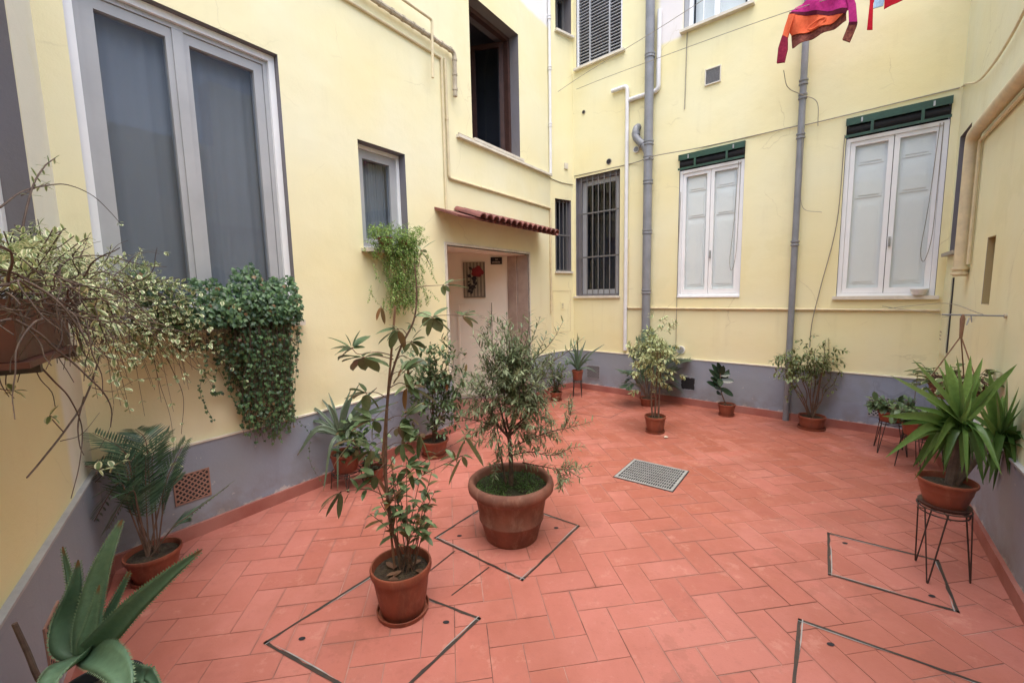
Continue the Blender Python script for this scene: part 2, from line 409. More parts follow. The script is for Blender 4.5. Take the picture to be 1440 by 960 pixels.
# small window
x0, x1, z0, z1 = SML
mb = MB(); mb.frame(x0+.003, x1-.003, z0, z1-.003, .035, .09, .14); fr = mb.build('window_frame', M['white'], wB)
mb = MB(); mb.frame(x0+.04, x1-.04, z0+.037, z1-.04, .075, .105, .16); mb.build('casement', M['alu'], fr)
mb = MB(); mb.box(x0+.115, x1-.115, .13, .135, z0+.11, z1-.114); mb.build('pane', M['glassd'], fr)
folds(x0+.08, x1-.08, z0+.05, z1-.06, .2, seed=2).build('curtain', M['curtain'], fr, smooth=True)
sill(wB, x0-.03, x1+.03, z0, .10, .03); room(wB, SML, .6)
# open upper window: brown frame, one leaf swung in
x0, x1, z0, z1 = OPN
mb = MB(); mb.frame(x0+.003, x1-.003, z0+.005, z1-.003, .05, .14, .21); fr = tag(mb.build('window_frame', M['brown'], wB), 'brown wooden frame of the open upper window')
mb = MB()
for s_, xx in ((1, x1-.055),):
    Mt = Matrix.Translation((xx, .21, 0)) @ Matrix.Rotation(rad(112), 4, 'Z')
    for (u0, u1, w0, w1) in ((0, .06, z0+.05, z1-.05), (.40, .46, z0+.05, z1-.05), (.06, .40, z0+.05, z0+.14), (.06, .40, z1-.11, z1-.05)):
        mb.box(u0, u1, -.02, .02, w0, w1, M=Mt)
lf = mb.build('open_casement', M['brown'], fr)
mb = MB(); mb.box(.06, .40, -.004, .004, z0+.14, z1-.11, M=Mt); mb.build('pane', M['glassd'], lf)
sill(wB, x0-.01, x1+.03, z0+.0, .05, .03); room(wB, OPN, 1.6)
# string ledge under it
mb = MB(); mb.box(3.25, LENB-.01, -.05, .005, 3.355, 3.385); tag(mb.build('ledge', M['lip'], wB), 'weathered cream ledge below the open upper window')

# narrow barred window C
def bars(mb, x0, x1, z0, z1, n, hz, y=.03, r=.008):
    for i in range(n):
        x = x0 + (x1-x0)*(i+.7)/(n+.4); mb.tube([(x, y, z0+.005), (x, y, z1-.005)], r, 8)
    for z in hz: mb.box(x0+.003, x1-.003, y-.014, y-.009, z-.012, z+.012)
x0, x1, z0, z1 = CN
mb = MB(); mb.frame(x0+.002, x1-.002, z0+.002, z1-.002, .03, .08, .13); fr = mb.build('window_frame', M['bar'], wC)
mb = MB(); bars(mb, x0, x1, z0, z1, 4, (2.5,), .045); mb.build('window_bars', M['bar'], fr, smooth=True)
mb = MB(); mb.box(x0+.03, x1-.03, .12, .125, z0+.03, z1-.03); mb.build('pane', M['glassd'], fr)
sill(wC, x0-.02, x1+.02, z0-.0, .03, .03); room(wC, CN, .5)
x0, x1, z0, z1 = CT
mb = MB(); mb.frame(x0+.002, x1-.002, z0+.002, z1-.002, .04, .15, .2); mb.box(x0+.16, x0+.185, .15, .19, z0+.05, z1-.05); fr = mb.build('window_frame', M['bar'], wC)
mb = MB(); mb.box(x0+.04, x1-.04, .17, .175, z0+.04, z1-.04); mb.build('pane', M['glassd'], fr)
sill(wC, x0-.02, x1+.02, z0, .05, .03); room(wC, CT, .5)

# barred window D
x0, x1, z0, z1 = BAR
mb = MB(); mb.frame(x0+.003, x1-.003, z0+.003, z1-.003, .05, .07, .12, .03); fr = mb.build('window_frame', M['reveal'], wD)
mb = MB(); mb.frame(x0+.053, x1-.053, z0+.035, z1-.055, .07, .12, .16); mb.build('casement', M['alu'], fr)
mb = MB(); mb.box(x0+.12, x1-.12, .14, .145, z0+.1, z1-.12); mb.build('pane', M['glassd'], fr)
mb = MB(); bars(mb, x0+.02, x1-.01, z0, z1, 7, (2.14, 2.82), .03, .0085); mb.build('window_bars', M['bar'], fr, smooth=True)
sill(wD, x0-.03, x1+.015, z0, .035, .03); room(wD, BAR, .6)

# two white shuttered windows with green blind boxes
def shutter_window(h, name_label, bow):
    x0, x1, z0, z1 = h; zt = z1-.185
    mb = MB(); mb.frame(x0+.003, x1-.003, z0+.002, zt, .038, .018, .10, .03); fr = tag(mb.build('window_frame', M['white'], wD), name_label)
    cx = (x0+x1)/2
    for q0, q1 in ((x0+.043, cx-.003), (cx+.003, x1-.043)):
        mb = MB(); mb.frame(q0, q1, z0+.034, zt-.040, .042, .03, .066, .055); lf = mb.build('casement', M['white'], fr)
        p0, p1, r0, r1 = q0+.043, q1-.043, z0+.09, zt-.083
        mb = MB(); mb.box(p0, p1, .052, .055, r0, r1); mb.build('pane', M['glass'], lf)
        mb = MB(); mb.box(p0-.02, p1+.02, .078, .095, r0-.02, r1+.02)
        H = r1-r0
        for f0, f1 in ((.03, .60), (.64, .84), (.87, .985)):
            mb.box(p0+.025, p1-.025, .070, .0775, r0+H*f0, r0+H*f1)
            mb.box(p0+.045, p1-.045, .063, .0695, r0+H*f0+.025, r0+H*f1-.025)
        mb.build('inner_shutter', M['shutter'], lf)
    # blind box
    mb = MB(); mb.box(x0-.004, x1+.004, -.045, -.035, z1-.06, z1+.006); mb.box(x0-.004, x1+.004, -.05, -.04, zt+.002, zt+.028)
    mb.box(x0+.2, x0+.225, -.046, -.036, zt+.028, z1-.06); mb.box(x1-.21, x1-.185, -.046, -.036, zt+.028, z1-.06)
    mb.box(x0-.004, x1+.004, -.045, .12, z1+.0065, z1+.0125)
    bx = mb.build('blind_box', M['green'], wD)
    mb = MB(); mb.tube([(x0+.01, .02, zt+.085), (x1-.01, .02, zt+.085)], .045, 14); mb.build('rolled_blind', M['dark'], bx, smooth=True)
    mb = MB()
    for xx in (x0+.12, x1-.13): mb.box(xx, xx+.014, -.052, -.0455, z1-.05, z1-.005)
    mb.build('bracket', M['steel'], bx)
    mb = MB(); mb.box(x0+.01, x1-.01, .15, .16, z0, z1); mb.build('dark_backing', M['dark'], fr)
    # cord loop
    mb = MB(); mb.tube(spline([(x1-.045, .01, zt-.02), (x1-.05, .005, 2.5), (x1-.06, .0, 2.05), (x1-.10, .0, 1.83), (x1-.13, 0, 1.95), (x1-.10, .004, 2.4), (x1-.07, .01, zt-.02)], 6), .003, 5)
    mb.build('blind_cord', M['cable'], fr, smooth=True)
    mb = MB(); mb.box(cx+.01, cx+.03, .012, .029, 2.0, 2.1); mb.tube([(cx+.02, .012, 2.08), (cx+.02, -.012, 2.07), (cx+.02, -.014, 2.0)], .005, 6); mb.build('handle', M['steel'], fr, smooth=True)
shutter_window(W2, 'white shuttered window beside the grey drainpipe', 0)
shutter_window(W3, 'white shuttered window near the right corner', 1)
sill(wD, W2[0]-.0, W2[1]+.0, W2[2], .012, .02, 'white'); sill(wD, W3[0]-.03, W3[1]+.03, W3[2], .035, .035)
# louvred window
x0, x1, z0, z1 = LOU
mb = MB(); mb.frame(x0+.002, x1-.002, z0+.002, z1, .03, .02, .09); fr = mb.build('window_frame', M['white'], wD)
mb = MB(); z = z0+.05
for q0, q1 in ((x0+.032, x0+.21), (x0+.235, x0+.54), (x0+.565, x1-.032)):
    mb.box(q1, q1+.024, .03, .07, z0+.032, z1-.03)
    z = z0+.06
    while z < z1-.06:
        mb.box(q0, q1-.001, -.02, .02, -.005, .005, M=Matrix.Translation((0, .05, z)) @ Matrix.Rotation(rad(10), 4, 'X')); z += .044
mb.build('louvre', pm('louvre_paint', (.40, .41, .44), None, 5, .5), fr)
mb = MB(); mb.box(x0+.01, x1-.01, .12, .13, z0+.01, z1-.01); mb.build('dark_backing', M['dark'], fr)
sill(wD, x0-.02, x1+.05, z0, .06, .03)
# upper right window
x0, x1, z0, z1 = TOP
mb = MB(); mb.box(x0+.002, x0+.05, .01, .14, z0+.001, z1); fr0 = mb.build('window_jamb', M['alu'], wD)
mb = MB(); mb.frame(x0+.052, x1-.003, z0+.002, z1, .04, .04, .1); mb.box(x0+.36, x0+.42, .05, .09, z0+.042, z1-.04); mb.box(x0+.22, x0+.23, .06, .08, z0+.042, z1-.04); fr = mb.build('window_frame', M['white'], wD)
mb = MB(); mb.box(x0+.09, x1-.04, .075, .08, z0+.04, z1-.04); mb.build('pane', M['glass'], fr)
mb = MB(); mb.box(x0+.09, x1-.1, .18, .19, z0+.01, z1-.01); mb.build('curtain', M['shutter'], fr)
sill(wD, x0-.03, x1+.05, z0, .07, .03); room(wD, TOP, .5)
# E narrow window with stone sill
x0, x1, z0, z1 = EW
mb = MB(); mb.frame(x0+.002, x1-.002, z0+.002, z1-.002, .03, .12, .17); bars(mb, x0, x1, z0, z1, 3, (2.2, 2.55), .10); fr = mb.build('window_frame', M['bar'], wE)
mb = MB(); mb.box(x0+.03, x1-.03, .14, .145, z0+.03, z1-.03); mb.build('pane', M['glassd'], fr)
sill(wE, x0-.05, x1+.03, z0, .05, .03, 'clayplug'); room(wE, EW, .5)
# L window
x0, x1, z0, z1 = LW
mb = MB(); mb.frame(x0+.003, x1-.003, z0+.003, z1-.003, .05, .09, .14); fr = mb.build('window_frame', M['white'], wL)
mb = MB(); mb.frame(x0+.055, x1-.055, z0+.055, z1-.055, .07, .105, .16); mb.box(-1.13, -1.03, .105, .16, z0+.13, z1-.13); mb.build('casement', M['alu'], fr)
mb = MB(); mb.box(x0+.12, x1-.12, .13, .135, z0+.12, z1-.12); mb.build('pane', M['glassd'], fr)
sill(wL, x0-.02, x1+.02, z0, .05, .04); room(wL, LW, .5)

# niche in E (shallow bricked-up recess): painted rim + rough inside
M['niche'] = plaster('rough_niche', (.42, .36, .2), None, 99, 1.2)
mb = MB(); mb.box(EN[0]-.01, EN[1]+.01, .10, .12, EN[2]-.01, EN[3]+.01); nb = mb.build('niche_back', M['niche'], wE)
mb = MB(); mb.box(EN[0]-.001, EN[0]+.004, .002, .098, EN[2]+.006, EN[3]-.006); mb.box(EN[1]-.004, EN[1]+.001, .002, .098, EN[2]+.006, EN[3]-.006); mb.box(EN[0]+.005, EN[1]-.005, .002, .098, EN[2]-.001, EN[2]+.004); mb.box(EN[0]+.005, EN[1]-.005, .002, .098, EN[3]-.004, EN[3]+.001); mb.build('niche_lining', M['niche'], nb)

# vestibule behind the doorway
def toB(p): q = Vector(p) - B.P; return (q.dot(B.d), q.dot(B.n), p[2])
mb = MB(); zc = 2.21
J = (4.73, .352); K = (J[0]-.572*3.2, J[1]+.82*3.2)
pts = [(2.90, .352), (2.90, K[1]), K, J]
lo = [mb.vert((x, y, .012)) for x, y in pts]; hi = [mb.vert((x, y, zc)) for x, y in pts]
for i in (0, 1, 2): mb.face(lo[i], lo[i+1], hi[i+1], hi[i])
mb.face(*hi)
vest = tag(mb.build('entrance_hall', M['hall'], wB), 'pale beige entrance hall seen through the doorway')
mb = MB(); mb.face(*[mb.vert((x, y, .013)) for x, y in [(3.02, -.01), *pts[1:3], (4.73, .0)]]); mb.build('hall_floor', M['skirt'], vest)
mb = MB(); mb.box(4.722, 4.729, .02, .20, 0, 2.145); mb.box(4.70, 4.7295, .205, .36, 0, 2.2); jamb = mb.build('door_jamb', M['marble'], wB)
mb = MB(); mb.box(3.03, 4.72, .20, .35, 2.149, 2.152); 
mb = MB(); mb.box(2.985, 3.02, -.012, .06, 0, 2.18); mb.box(4.73, 4.755, -.012, .06, 0, 2.18); mb.box(3.02, 4.73, -.012, .06, 2.15, 2.18); mb.build('door_surround', M['lip'], wB)
mb = MB(); mb.box(3.02, 3.027, .061, .349, 0, 2.148); mb.box(3.028, 4.721, .061, .349, 2.1425, 2.1495); mb.build('jamb_lining', M['hall'], wB)
# back wall frame of the hall: x to the right, facing the yard
hb = B.w(K[0], K[1], 0); hj = B.w(J[0], J[1], 0); hdir = (hj-hb).normalized()
HW = Wall((hb.x, hb.y), math.degrees(math.atan2(hdir.x, hdir.y)))
a = [HW.hit(643, 424), HW.hit(694, 424)]
mb = MB(); mb.frame(a[0][0], a[1][0], .05, 1.47, .03, -.022, -.004); mb.box(a[0][0]+.03, a[1][0]-.03, -.012, -.004, .08, 1.44)
o = mb.build('cupboard_door', M['hall']); o.location = HW.P; o.rotation_euler = (0, 0, HW.rz()); tag(o, 'plain beige cupboard door inside the entrance hall below the picture', 'cupboard door')
mb = MB(); mb.box(a[1][0]-.034, a[1][0]-.028, -.0235, -.0222, .08, 1.46); mb.build('door_gap', M['dark'], o)
p0 = HW.hit(651, 369); p1 = HW.hit(683, 418)
pic = thing('picture', HW.w((p0[0]+p1[0])/2, -.02, p1[1]), 'striped picture of a red flower on dark leaves hung on the hall wall', 'picture', rz=HW.rz())
w2, hh = (p1[0]-p0[0])/2, p0[1]-p1[1]
mb = MB(); mb.box(-w2, w2, -.01, .012, 0, hh); mb.build('canvas', pm('canvas_dark', (.20, .18, .13), (.12, .11, .09), 6, .8), pic)
mb = MB()
for i in range(6): mb.box(-w2+.02+i*(2*w2-.02)/6, -w2+.045+i*(2*w2-.02)/6, -.012, -.0102, .02, hh-.005)
mb.build('painted_stripe', pm('canvas_stripe', (.36, .32, .24), None, 9, .8), pic)
mb = MB()
for k in range(26):
    t_ = k/26; cx = -.02+U(-.07, .07); cz = hh*(.15+.7*t_); a_ = U(0, 6.28); l = U(.05, .09)
    d_ = Vector((math.cos(a_), 0, math.sin(a_))); e_ = Vector((-d_.z, 0, d_.x))*l*.3; c_ = Vector((cx, -.0145-.0003*k/2, cz))
    mb.face(*[mb.vert(q) for q in (c_-d_*l*.5, c_+e_, c_+d_*l*.5, c_-e_)])
mb.build('painted_leaves', M['dark'], pic)
M['rose'] = pm('rose_paint', (.24, .012, .02), (.12, .008, .012), 20, .7)
mb = MB()
for k in range(14):
    a_ = k*2.4; r_ = .012+.004*k; c_ = Vector((.05+r_*math.cos(a_), -.020-.0004*k, hh*.73+r_*math.sin(a_)))
    mb.face(*[mb.vert(c_+Vector((.038*math.cos(q*1.047), 0, .038*math.sin(q*1.047)))) for q in range(6)])
mb.build('painted_flower', M['rose'], pic)
p0 = HW.hit(690, 362); p1 = HW.hit(706, 371.5)
sg = thing('wall_plaque', HW.w((p0[0]+p1[0])/2, -.012, p1[1]), 'small dark plaque with pale lettering high on the hall wall', 'sign', rz=HW.rz())
w2, hh = (p1[0]-p0[0])/2, p0[1]-p1[1]
mb = MB(); mb.box(-w2, w2, -.008, .008, 0, hh); mb.build('plate', M['dark'], sg)
mb = MB()
for row, z in ((0, .62), (1, .22)):
    x = -w2+.02 + (.05 if row == 0 else 0)
    while x < w2-.03 - (.04 if row == 0 else 0):
        w_ = U(.006, .014); mb.box(x, x+w_, -.0095, -.0082, hh*z-.002, hh*z+U(.012, .02)); x += w_+.006
mb.build('lettering', M['marble'], sg)

# ------------------------------------------------------------------ floor
def inside(p, marg=-.25):
    for W in (B, C, D, E, L):
        if (p - W.P).dot(W.n) > -marg: return False
    return True
TW = .15; TAZ = 81.6; tA = azd(TAZ); tB = azd(TAZ-90)
o0 = ground(688, 912)
def T(a, b, z=0): return o0 + tA*a*TW*1.02 + tB*b*TW + Vector((0, 0, z-o0.z))
tiles = MB()
gap = .0022
for i in range(-60, 60):
    for j in range(-30, 30):
        for kind in (0, 1):
            a = i + 2*j; b = -i + 2*j
            x0, x1, y0, y1 = (a, a+2, b, b+1) if kind == 0 else (a+2, a+3, b, b+2)
            c = T((x0+x1)/2, (y0+y1)/2)
            if c.y < -1.6 or not inside(c): continue
            r = R(); g_ = gap/TW*U(.5, 1.3); h = U(-.0006, .0006); r2_ = R(); cc = (r, r2_, 1); ci = (r, r2_, 0)
            top = []; bot = []; inn = []; e_ = U(.14, .24)
            for (x, y) in ((x0+e_, y0+e_), (x1-e_, y0+e_), (x1-e_, y1-e_), (x0+e_, y1-e_)): inn.append(tiles.vert(T(x, y, .004+h), ci))
            for (x, y) in ((x0+g_, y0+g_), (x1-g_, y0+g_), (x1-g_, y1-g_), (x0+g_, y1-g_)):
                top.append(tiles.vert(T(x, y, .004+h+U(-.0004, .0004)), cc)); bot.append(tiles.vert(T(x, y, -.002), cc))
            tiles.face(*inn)
            for k in range(4): tiles.face(top[k], top[(k+1)%4], inn[(k+1)%4], inn[k])
            for k in range(4): tiles.face(bot[k], bot[(k+1)%4], top[(k+1)%4], top[k])
m_, t, p, o_ = nodes('red_floor_tile'); v = coord(t)
at_ = t.nodes.new('ShaderNodeAttribute'); at_.attribute_name = 'Col'; s_ = t.nodes.new('ShaderNodeSeparateColor'); lin(t, at_.outputs['Color'], s_.inputs[0])
c = mix(t, s_.outputs[0], (.42, .140, .108), (.46, .175, .142))
c = mix(t, rng(t, s_.outputs[1], .75, 1, 0, .35), c, (.31, .10, .075))
worn = math_(t, 'MULTIPLY', rng(t, noise(t, 1.1, 5, .65, v), .46, .62), rng(t, noise(t, 7, 6, .7, v), .42, .6))
sep = t.nodes.new('ShaderNodeSeparateXYZ'); lin(t, v, sep.inputs[0])
zone = math_(t, 'MULTIPLY', rng(t, sep.outputs['Y'], 2.2, 3.6), rng(t, sep.outputs['X'], -.3, .8))
c = mix(t, math_(t, 'MULTIPLY', worn, rng(t, zone, 0, 1, .2, 1)), c, (.37, .105, .055))
edge_ = rng(t, math_(t, 'ADD', s_.outputs[2], rng(t, noise(t, 10, 6, .7, v), 0, 1, -.5, .5)), .35, .8)
c = mix(t, math_(t, 'MULTIPLY', zone, rng(t, math_(t, 'ADD', s_.outputs[1], rng(t, noise(t, 3, 4, .6, v), .3, .7, -.3, .3)), .35, .7, 0, .75)), c, (.30, .085, .05))
c = mix(t, math_(t, 'MULTIPLY', rng(t, zone, 0, 1, .12, .6), edge_), c, (.50, .20, .15))
c = mix(t, math_(t, 'MULTIPLY', zone, rng(t, noise(t, 2.2, 5, .65, v, (.6, 1.5, 1)), .40, .62, 0, .6)), c, (.30, .09, .055))
c = mix(t, math_(t, 'MULTIPLY', zone, rng(t, noise(t, 8, 7, .75, v), .55, .66, 0, .55)), c, (.56, .25, .17))
c = mix(t, rng(t, noise(t, 14, 6, .7, v), .58, .74, 0, .4), c, (.52, .27, .22))
c = mix(t, rng(t, noise(t, 3.1, 6, .7, v, (1, 1.6, 1)), .56, .72, 0, .45), c, (.28, .085, .065))
c = mix(t, rng(t, noise(t, 120, 3, .6, v), .66, .74, 0, .6), c, (.25, .09, .07))
lin(t, c, p.inputs['Base Color'])
c = mix(t, rng(t, noise(t, .9, 6, .62, v, (1.4, 1, 1)), .44, .60, 0, .7), c, (.34, .110, .075))
c = mix(t, rng(t, noise(t, 26, 6, .75, v), .56, .70, 0, .4), c, (.30, .11, .09))
c = mix(t, rng(t, noise(t, 5.5, 7, .72, v), .58, .66, 0, .38), c, (.56, .28, .22))
c = mix(t, rng(t, noise(t, 2.0, 7, .7, v), .57, .60, 0, .30), c, (.27, .095, .07))
c = mix(t, math_(t, 'MULTIPLY', rng(t, s_.outputs[2], .55, 1, 0, .55), rng(t, noise(t, 1.3, 5, .6, v), .45, .6)), c, (.25, .09, .07))
lin(t, c, p.inputs['Base Color'])
lin(t, rng(t, noise(t, 6, 5, .6, v), .35, .7, .42, .68), p.inputs['Roughness']); p.inputs['Specular IOR Level'].default_value = .4
b1 = bump(t, noise(t, 9, 4, .5, v), .25, .006); lin(t, bump(t, noise(t, 130, 4, .7, v), .3, .002, b1), p.inputs['Normal'])
tile_m = m_
ft = tiles.build('floor_tiles', tile_m); tag(ft, kind='structure')
mb = MB()
q = [cBL - B.n*-.2, cBC, cDC, cDE]
poly = [(-4, -2.2), (5.5, -2.2), (5.5, 8), (-4, 8)]
mb.face(*[mb.vert((x, y, .0018)) for x, y in poly])
m_, t, p, o_ = nodes('grout'); v = coord(t)
c = mix(t, rng(t, noise(t, 1.7, 5, .6, v), .42, .62), (.13, .055, .045), (.46, .27, .23)); lin(t, c, p.inputs['Base Color']); p.inputs['Roughness'].default_value = .9
tag(mb.build('floor', m_), kind='structure')
mb = MB(); mb.face(*[mb.vert((x, y, -.16)) for x, y in ((-300, -300), (300, -300), (300, 300), (-300, 300))])
tag(mb.build('ground', pm('street_ground', (.09, .085, .08), None, 1, .9)), kind='structure')

# diamond hatches in the floor (frame outlines + lifting holes)
def hatch(corners, label, open_=False, wd=.017, holes=True, light=True):
    P = [Vector((c[0], c[1], 0)) for c in corners]; n = len(P)
    cen = sum(P, Vector())/n
    th = thing('floor_hatch', cen, label, 'floor hatch', 'diamond hatches set in the floor')
    a, b = MB(), MB()
    segs = list(zip(P, P[1:])) if open_ else [(P[i], P[(i+1)%n]) for i in range(n)]
    for k, (p, q) in enumerate(segs):
        d = (q-p).normalized(); nn = Vector((-d.y, d.x, 0)); nn = nn if nn.dot(cen-p) > 0 else -nn
        N = max(2, int((q-p).length/.05)); L_ = (q-p).length
        prev = None; lt = None
        for i in range(N+1):
            s0 = p + d*(L_*i/N); w_ = wd*U(.55, 1.15)
            ring = [a.vert(s0 + nn*(0+U(-.001, .001)) + Vector((0,0,.0062))), a.vert(s0 + nn*w_ + Vector((0,0,.0062)))]
            if prev: a.face(prev[0], ring[0], ring[1], prev[1])
            prev = ring
            if light:
                lw_ = wd*.32*max(.03, min(1, .5+.9*math.sin(i*.55+k*2.1+cen.x*5)+U(-.2, .2)))
                r2 = [b.vert(s0+nn*(wd*.95)+Vector((0,0,.0072))), b.vert(s0+nn*(wd*.95+lw_)+Vector((0,0,.0072)))]
                if lt: b.face(lt[0], r2[0], r2[1], lt[1])
                lt = r2
    a.build('hatch_gap', M['black'], th, world=True)
    if b.v: b.build('hatch_frame', M['steel'], th, world=True)
    if holes:
        d0 = (P[0]-P[2]) if n > 3 else (P[0]-P[1])
        for s in (-1, 1):
            h = MB(); c_ = cen + d0*s*.33
            h.lathe([(.011, .0063), (.0005, .0066)], (c_.x, c_.y, 0), 12, sx=1.5); h.build('lifting_hole', M['dark'], th, world=True)
    return th
def gxy(*uv): return [tuple(ground(u, v)[:2]) for u, v in uv]
c1 = gxy((610, 757), (735, 818), (816, 740)); c1.append((c1[0][0]+c1[2][0]-c1[1][0], c1[0][1]+c1[2][1]-c1[1][1]))
hatch(c1, 'diamond floor hatch under the big aged clay pot')
c2 = gxy((370, 905), (521, 810), (677, 870)); c2.append((c2[0][0]+c2[2][0]-c2[1][0], c2[0][1]+c2[2][1]-c2[1][1]))
hatch(c2, 'diamond floor hatch under the tall staked plant')
hatch(gxy((1163, 749), (1164, 809), (1350, 863), (1320, 788)), 'diamond floor hatch at the feet of the yucca stand')
c4 = gxy((1122, 870), (1114, 960)); d4 = azd(125.5)*.75; e4 = -azd(36.5)*.6
c4 = [c4[0], (c4[0][0]+e4.x, c4[0][1]+e4.y), (c4[0][0]+e4.x+d4.x, c4[0][1]+e4.y+d4.y), (c4[0][0]+d4.x, c4[0][1]+d4.y)]
hatch(c4, 'diamond floor hatch cut off by the bottom edge, nearest of all')
hatch(gxy((800, 580), (858, 588), (880, 577), (840, 566)), 'faint reddish floor hatch in front of the far corner', wd=.008, holes=False, light=False)
mb = MB()
for (u0, v0, u1, v1) in ((640, 775, 605, 803), (688, 798, 635, 838)):
    p, q = ground(u0, v0), ground(u1, v1); d = (q-p).normalized(); nn = Vector((-d.y, d.x, 0))*.004
    mb.face(*[mb.vert(x+Vector((0,0,.0062))) for x in (p+nn, q+nn, q-nn, p-nn)])
tag(mb.build('floor_joint', M['black']), kind='structure')
# drain grate
g4 = [ground(*uv) for uv in ((860, 670), (889, 645), (973, 664), (948, 694))]
gx = (g4[3]-g4[0]); gx = azd(127); gy = azd(37); gc = sum(g4, Vector())/4
gt = thing('drain_grate', (gc.x, gc.y, 0), 'rectangular galvanised drain grate set in the red floor', 'drain grate', rz=math.atan2(gx.y, gx.x))
hw, hh = .253, .243
mb = MB(); mb.box(-hw, hw, -hh, hh, .0045, .0065); mb.build('drain_pit', M['dark'], gt)
mb = MB(); mb.frame(-hw, hw, -hh, hh, .022, 0, 0)
mb = MB()
def fr2(mb, x0, x1, y0, y1, w, z0, z1):
    mb.box(x0, x0+w, y0, y1, z0, z1); mb.box(x1-w, x1, y0, y1, z0, z1); mb.box(x0+w, x1-w, y0, y0+w, z0, z1); mb.box(x0+w, x1-w, y1-w, y1, z0, z1)
fr2(mb, -hw+.008, hw-.008, -hh+.008, hh-.008, .022, .0068, .011)
n = 24
for i in range(1, n):
    x = -hw+.03 + (2*hw-.06)*i/n; mb.box(x-.0028, x+.0028, -hh+.03, hh-.03, .0068, .0105)
for i in range(1, 8):
    y = -hh+.03 + (2*hh-.06)*i/8; mb.box(-hw+.03, hw-.03, y-.0045, y+.0045, .0072, .0112)
mb.build('grate_bars', M['steel'], gt)

# ------------------------------------------------------------------ lattice vents, hatches and small wall fittings (parts of their wall)
def lattice(o, x0, x1, z0, z1, y=-.019, n=7, name='air_grille', mat='lattice', dia=False):
    mb = MB(); mb.box(x0, x1, y-.0035, y, z0, z1); bk = mb.build(name, M['dark'], o)
    mb = MB(); w = .009; W_, H_ = x1-x0, z1-z0; st = max(W_, H_)/n*1.1
    def clip(px, pz, dx, dz):
        ts = []
        for (a, d, lo, hi) in ((px, dx, x0, x1), (pz, dz, z0, z1)):
            t0, t1 = (lo-a)/d, (hi-a)/d; ts.append((min(t0, t1), max(t0, t1)))
        t0, t1 = max(q[0] for q in ts), min(q[1] for q in ts)
        return (t0, t1) if t1-t0 > .01 else None
    for sgn in (1, -1):
        k = -3*n
        while k < 3*n:
            px, pz = (x0+x1)/2 + k*st, (z0+z1)/2; r = clip(px, pz, .707, .707*sgn)
            if r:
                A_ = Vector((px+.707*r[0], 0, pz+.707*sgn*r[0])); B_ = Vector((px+.707*r[1], 0, pz+.707*sgn*r[1])); nn = Vector((-.707*sgn, 0, .707))*w/2
                yy = y-.004-(.0008 if sgn > 0 else 0)
                mb.face(*[mb.vert(Vector((q.x, yy, q.z))) for q in (A_+nn, B_+nn, B_-nn, A_-nn)])
            k += 1
    fr_ = .008; mb.frame(x0-fr_, x1+fr_, z0-fr_, z1+fr_, fr_, y-.006, y+.001)
    mb.build('grille_lattice', M[mat], bk)
lattice(wB, .36, .55, .265, .445, n=6)
lattice(wL, -1.16, -.99, .16, .40, n=7)
M['lattg'] = pm('grey_lattice', (.33, .33, .35), None, 20, .8)
u0 = D.hit(829, 505); u1 = D.hit(843, 527); lattice(wD, u0[0]-.03, u1[0]+.01, .20, .40, mat='lattg', n=5)
u0 = D.hit(1223, 557); lattice(wD, u0[0], u0[0]+.16, u0[1]-.2, u0[1], mat='lattg', n=6)
mb = MB(); mb.box(-.205, -.02, -.0215, -.0185, .215, .385); o = mb.build('wall_hole', M['dark'], wD)
mb = MB()
for k in range(34):
    a_ = k/34*6.283; x = -.1125+.1*max(-1, min(1, 1.35*math.cos(a_)))+U(-.006, .006); z = .30+.092*max(-1, min(1, 1.35*math.sin(a_)))+U(-.006, .006)
    mb.box(x-.012, x+.012, -.0245, -.017, z-.009, z+.009)
mb.build('broken_edge', M['grey'], o)
# white round vent above the plinth
def disc(o, x, z, r, name, mat, y=-.012, rim=None):
    mb = MB(); Mt = Matrix.Translation((x, 0, z)) @ Matrix.Rotation(rad(90), 4, 'X')
    mb.lathe([(r, .0), (r, -y), (r*.85, -y+.004), (r*.8, -y+.001), (.0005, -y+.001)] if rim is None else [(r, 0), (r, -y), (r*.8, -y)], M=Mt, n=24)
    b = mb.build(name, M[mat], o, smooth=True)
    if rim is not None:
        mb = MB(); mb.lathe([(r*.78, 0), (r*.78, -y+.002), (.0005, -y+.002)], M=Mt, n=20); mb.build('opening', M[rim], b)
    return b
disc(wD, -.222, .763, .055, 'round_vent', 'whiteplastic', -.02, 'steel')
disc(wD, -1.797, 4.35, .03, 'pipe_end', 'clayplug', -.01, 'dark'); disc(wD, -1.36, 3.525, .045, 'wall_hole', 'clayplug', -.008, 'dark'); disc(wD, -.915, 3.595, .045, 'pipe_end', 'whiteplastic', -.03, 'galv')
# louvre vent
mb = MB(); mb.frame(-.002, .187, 4.158, 4.352, .011, -.02, .0); ve = mb.build('air_vent', M['lip'], wD)
mb = MB(); z = 4.175
while z < 4.335: mb.box(.009, .176, -.007, .007, -.0015, .0015, M=Matrix.Translation((0, -.009, z)) @ Matrix.Rotation(rad(40), 4, 'X')); z += .013
mb.build('slats', M['alu'], ve)
mb = MB(); mb.box(.009, .176, -.0015, -.0005, 4.169, 4.341); mb.build('dark_backing', M['dark'], ve)
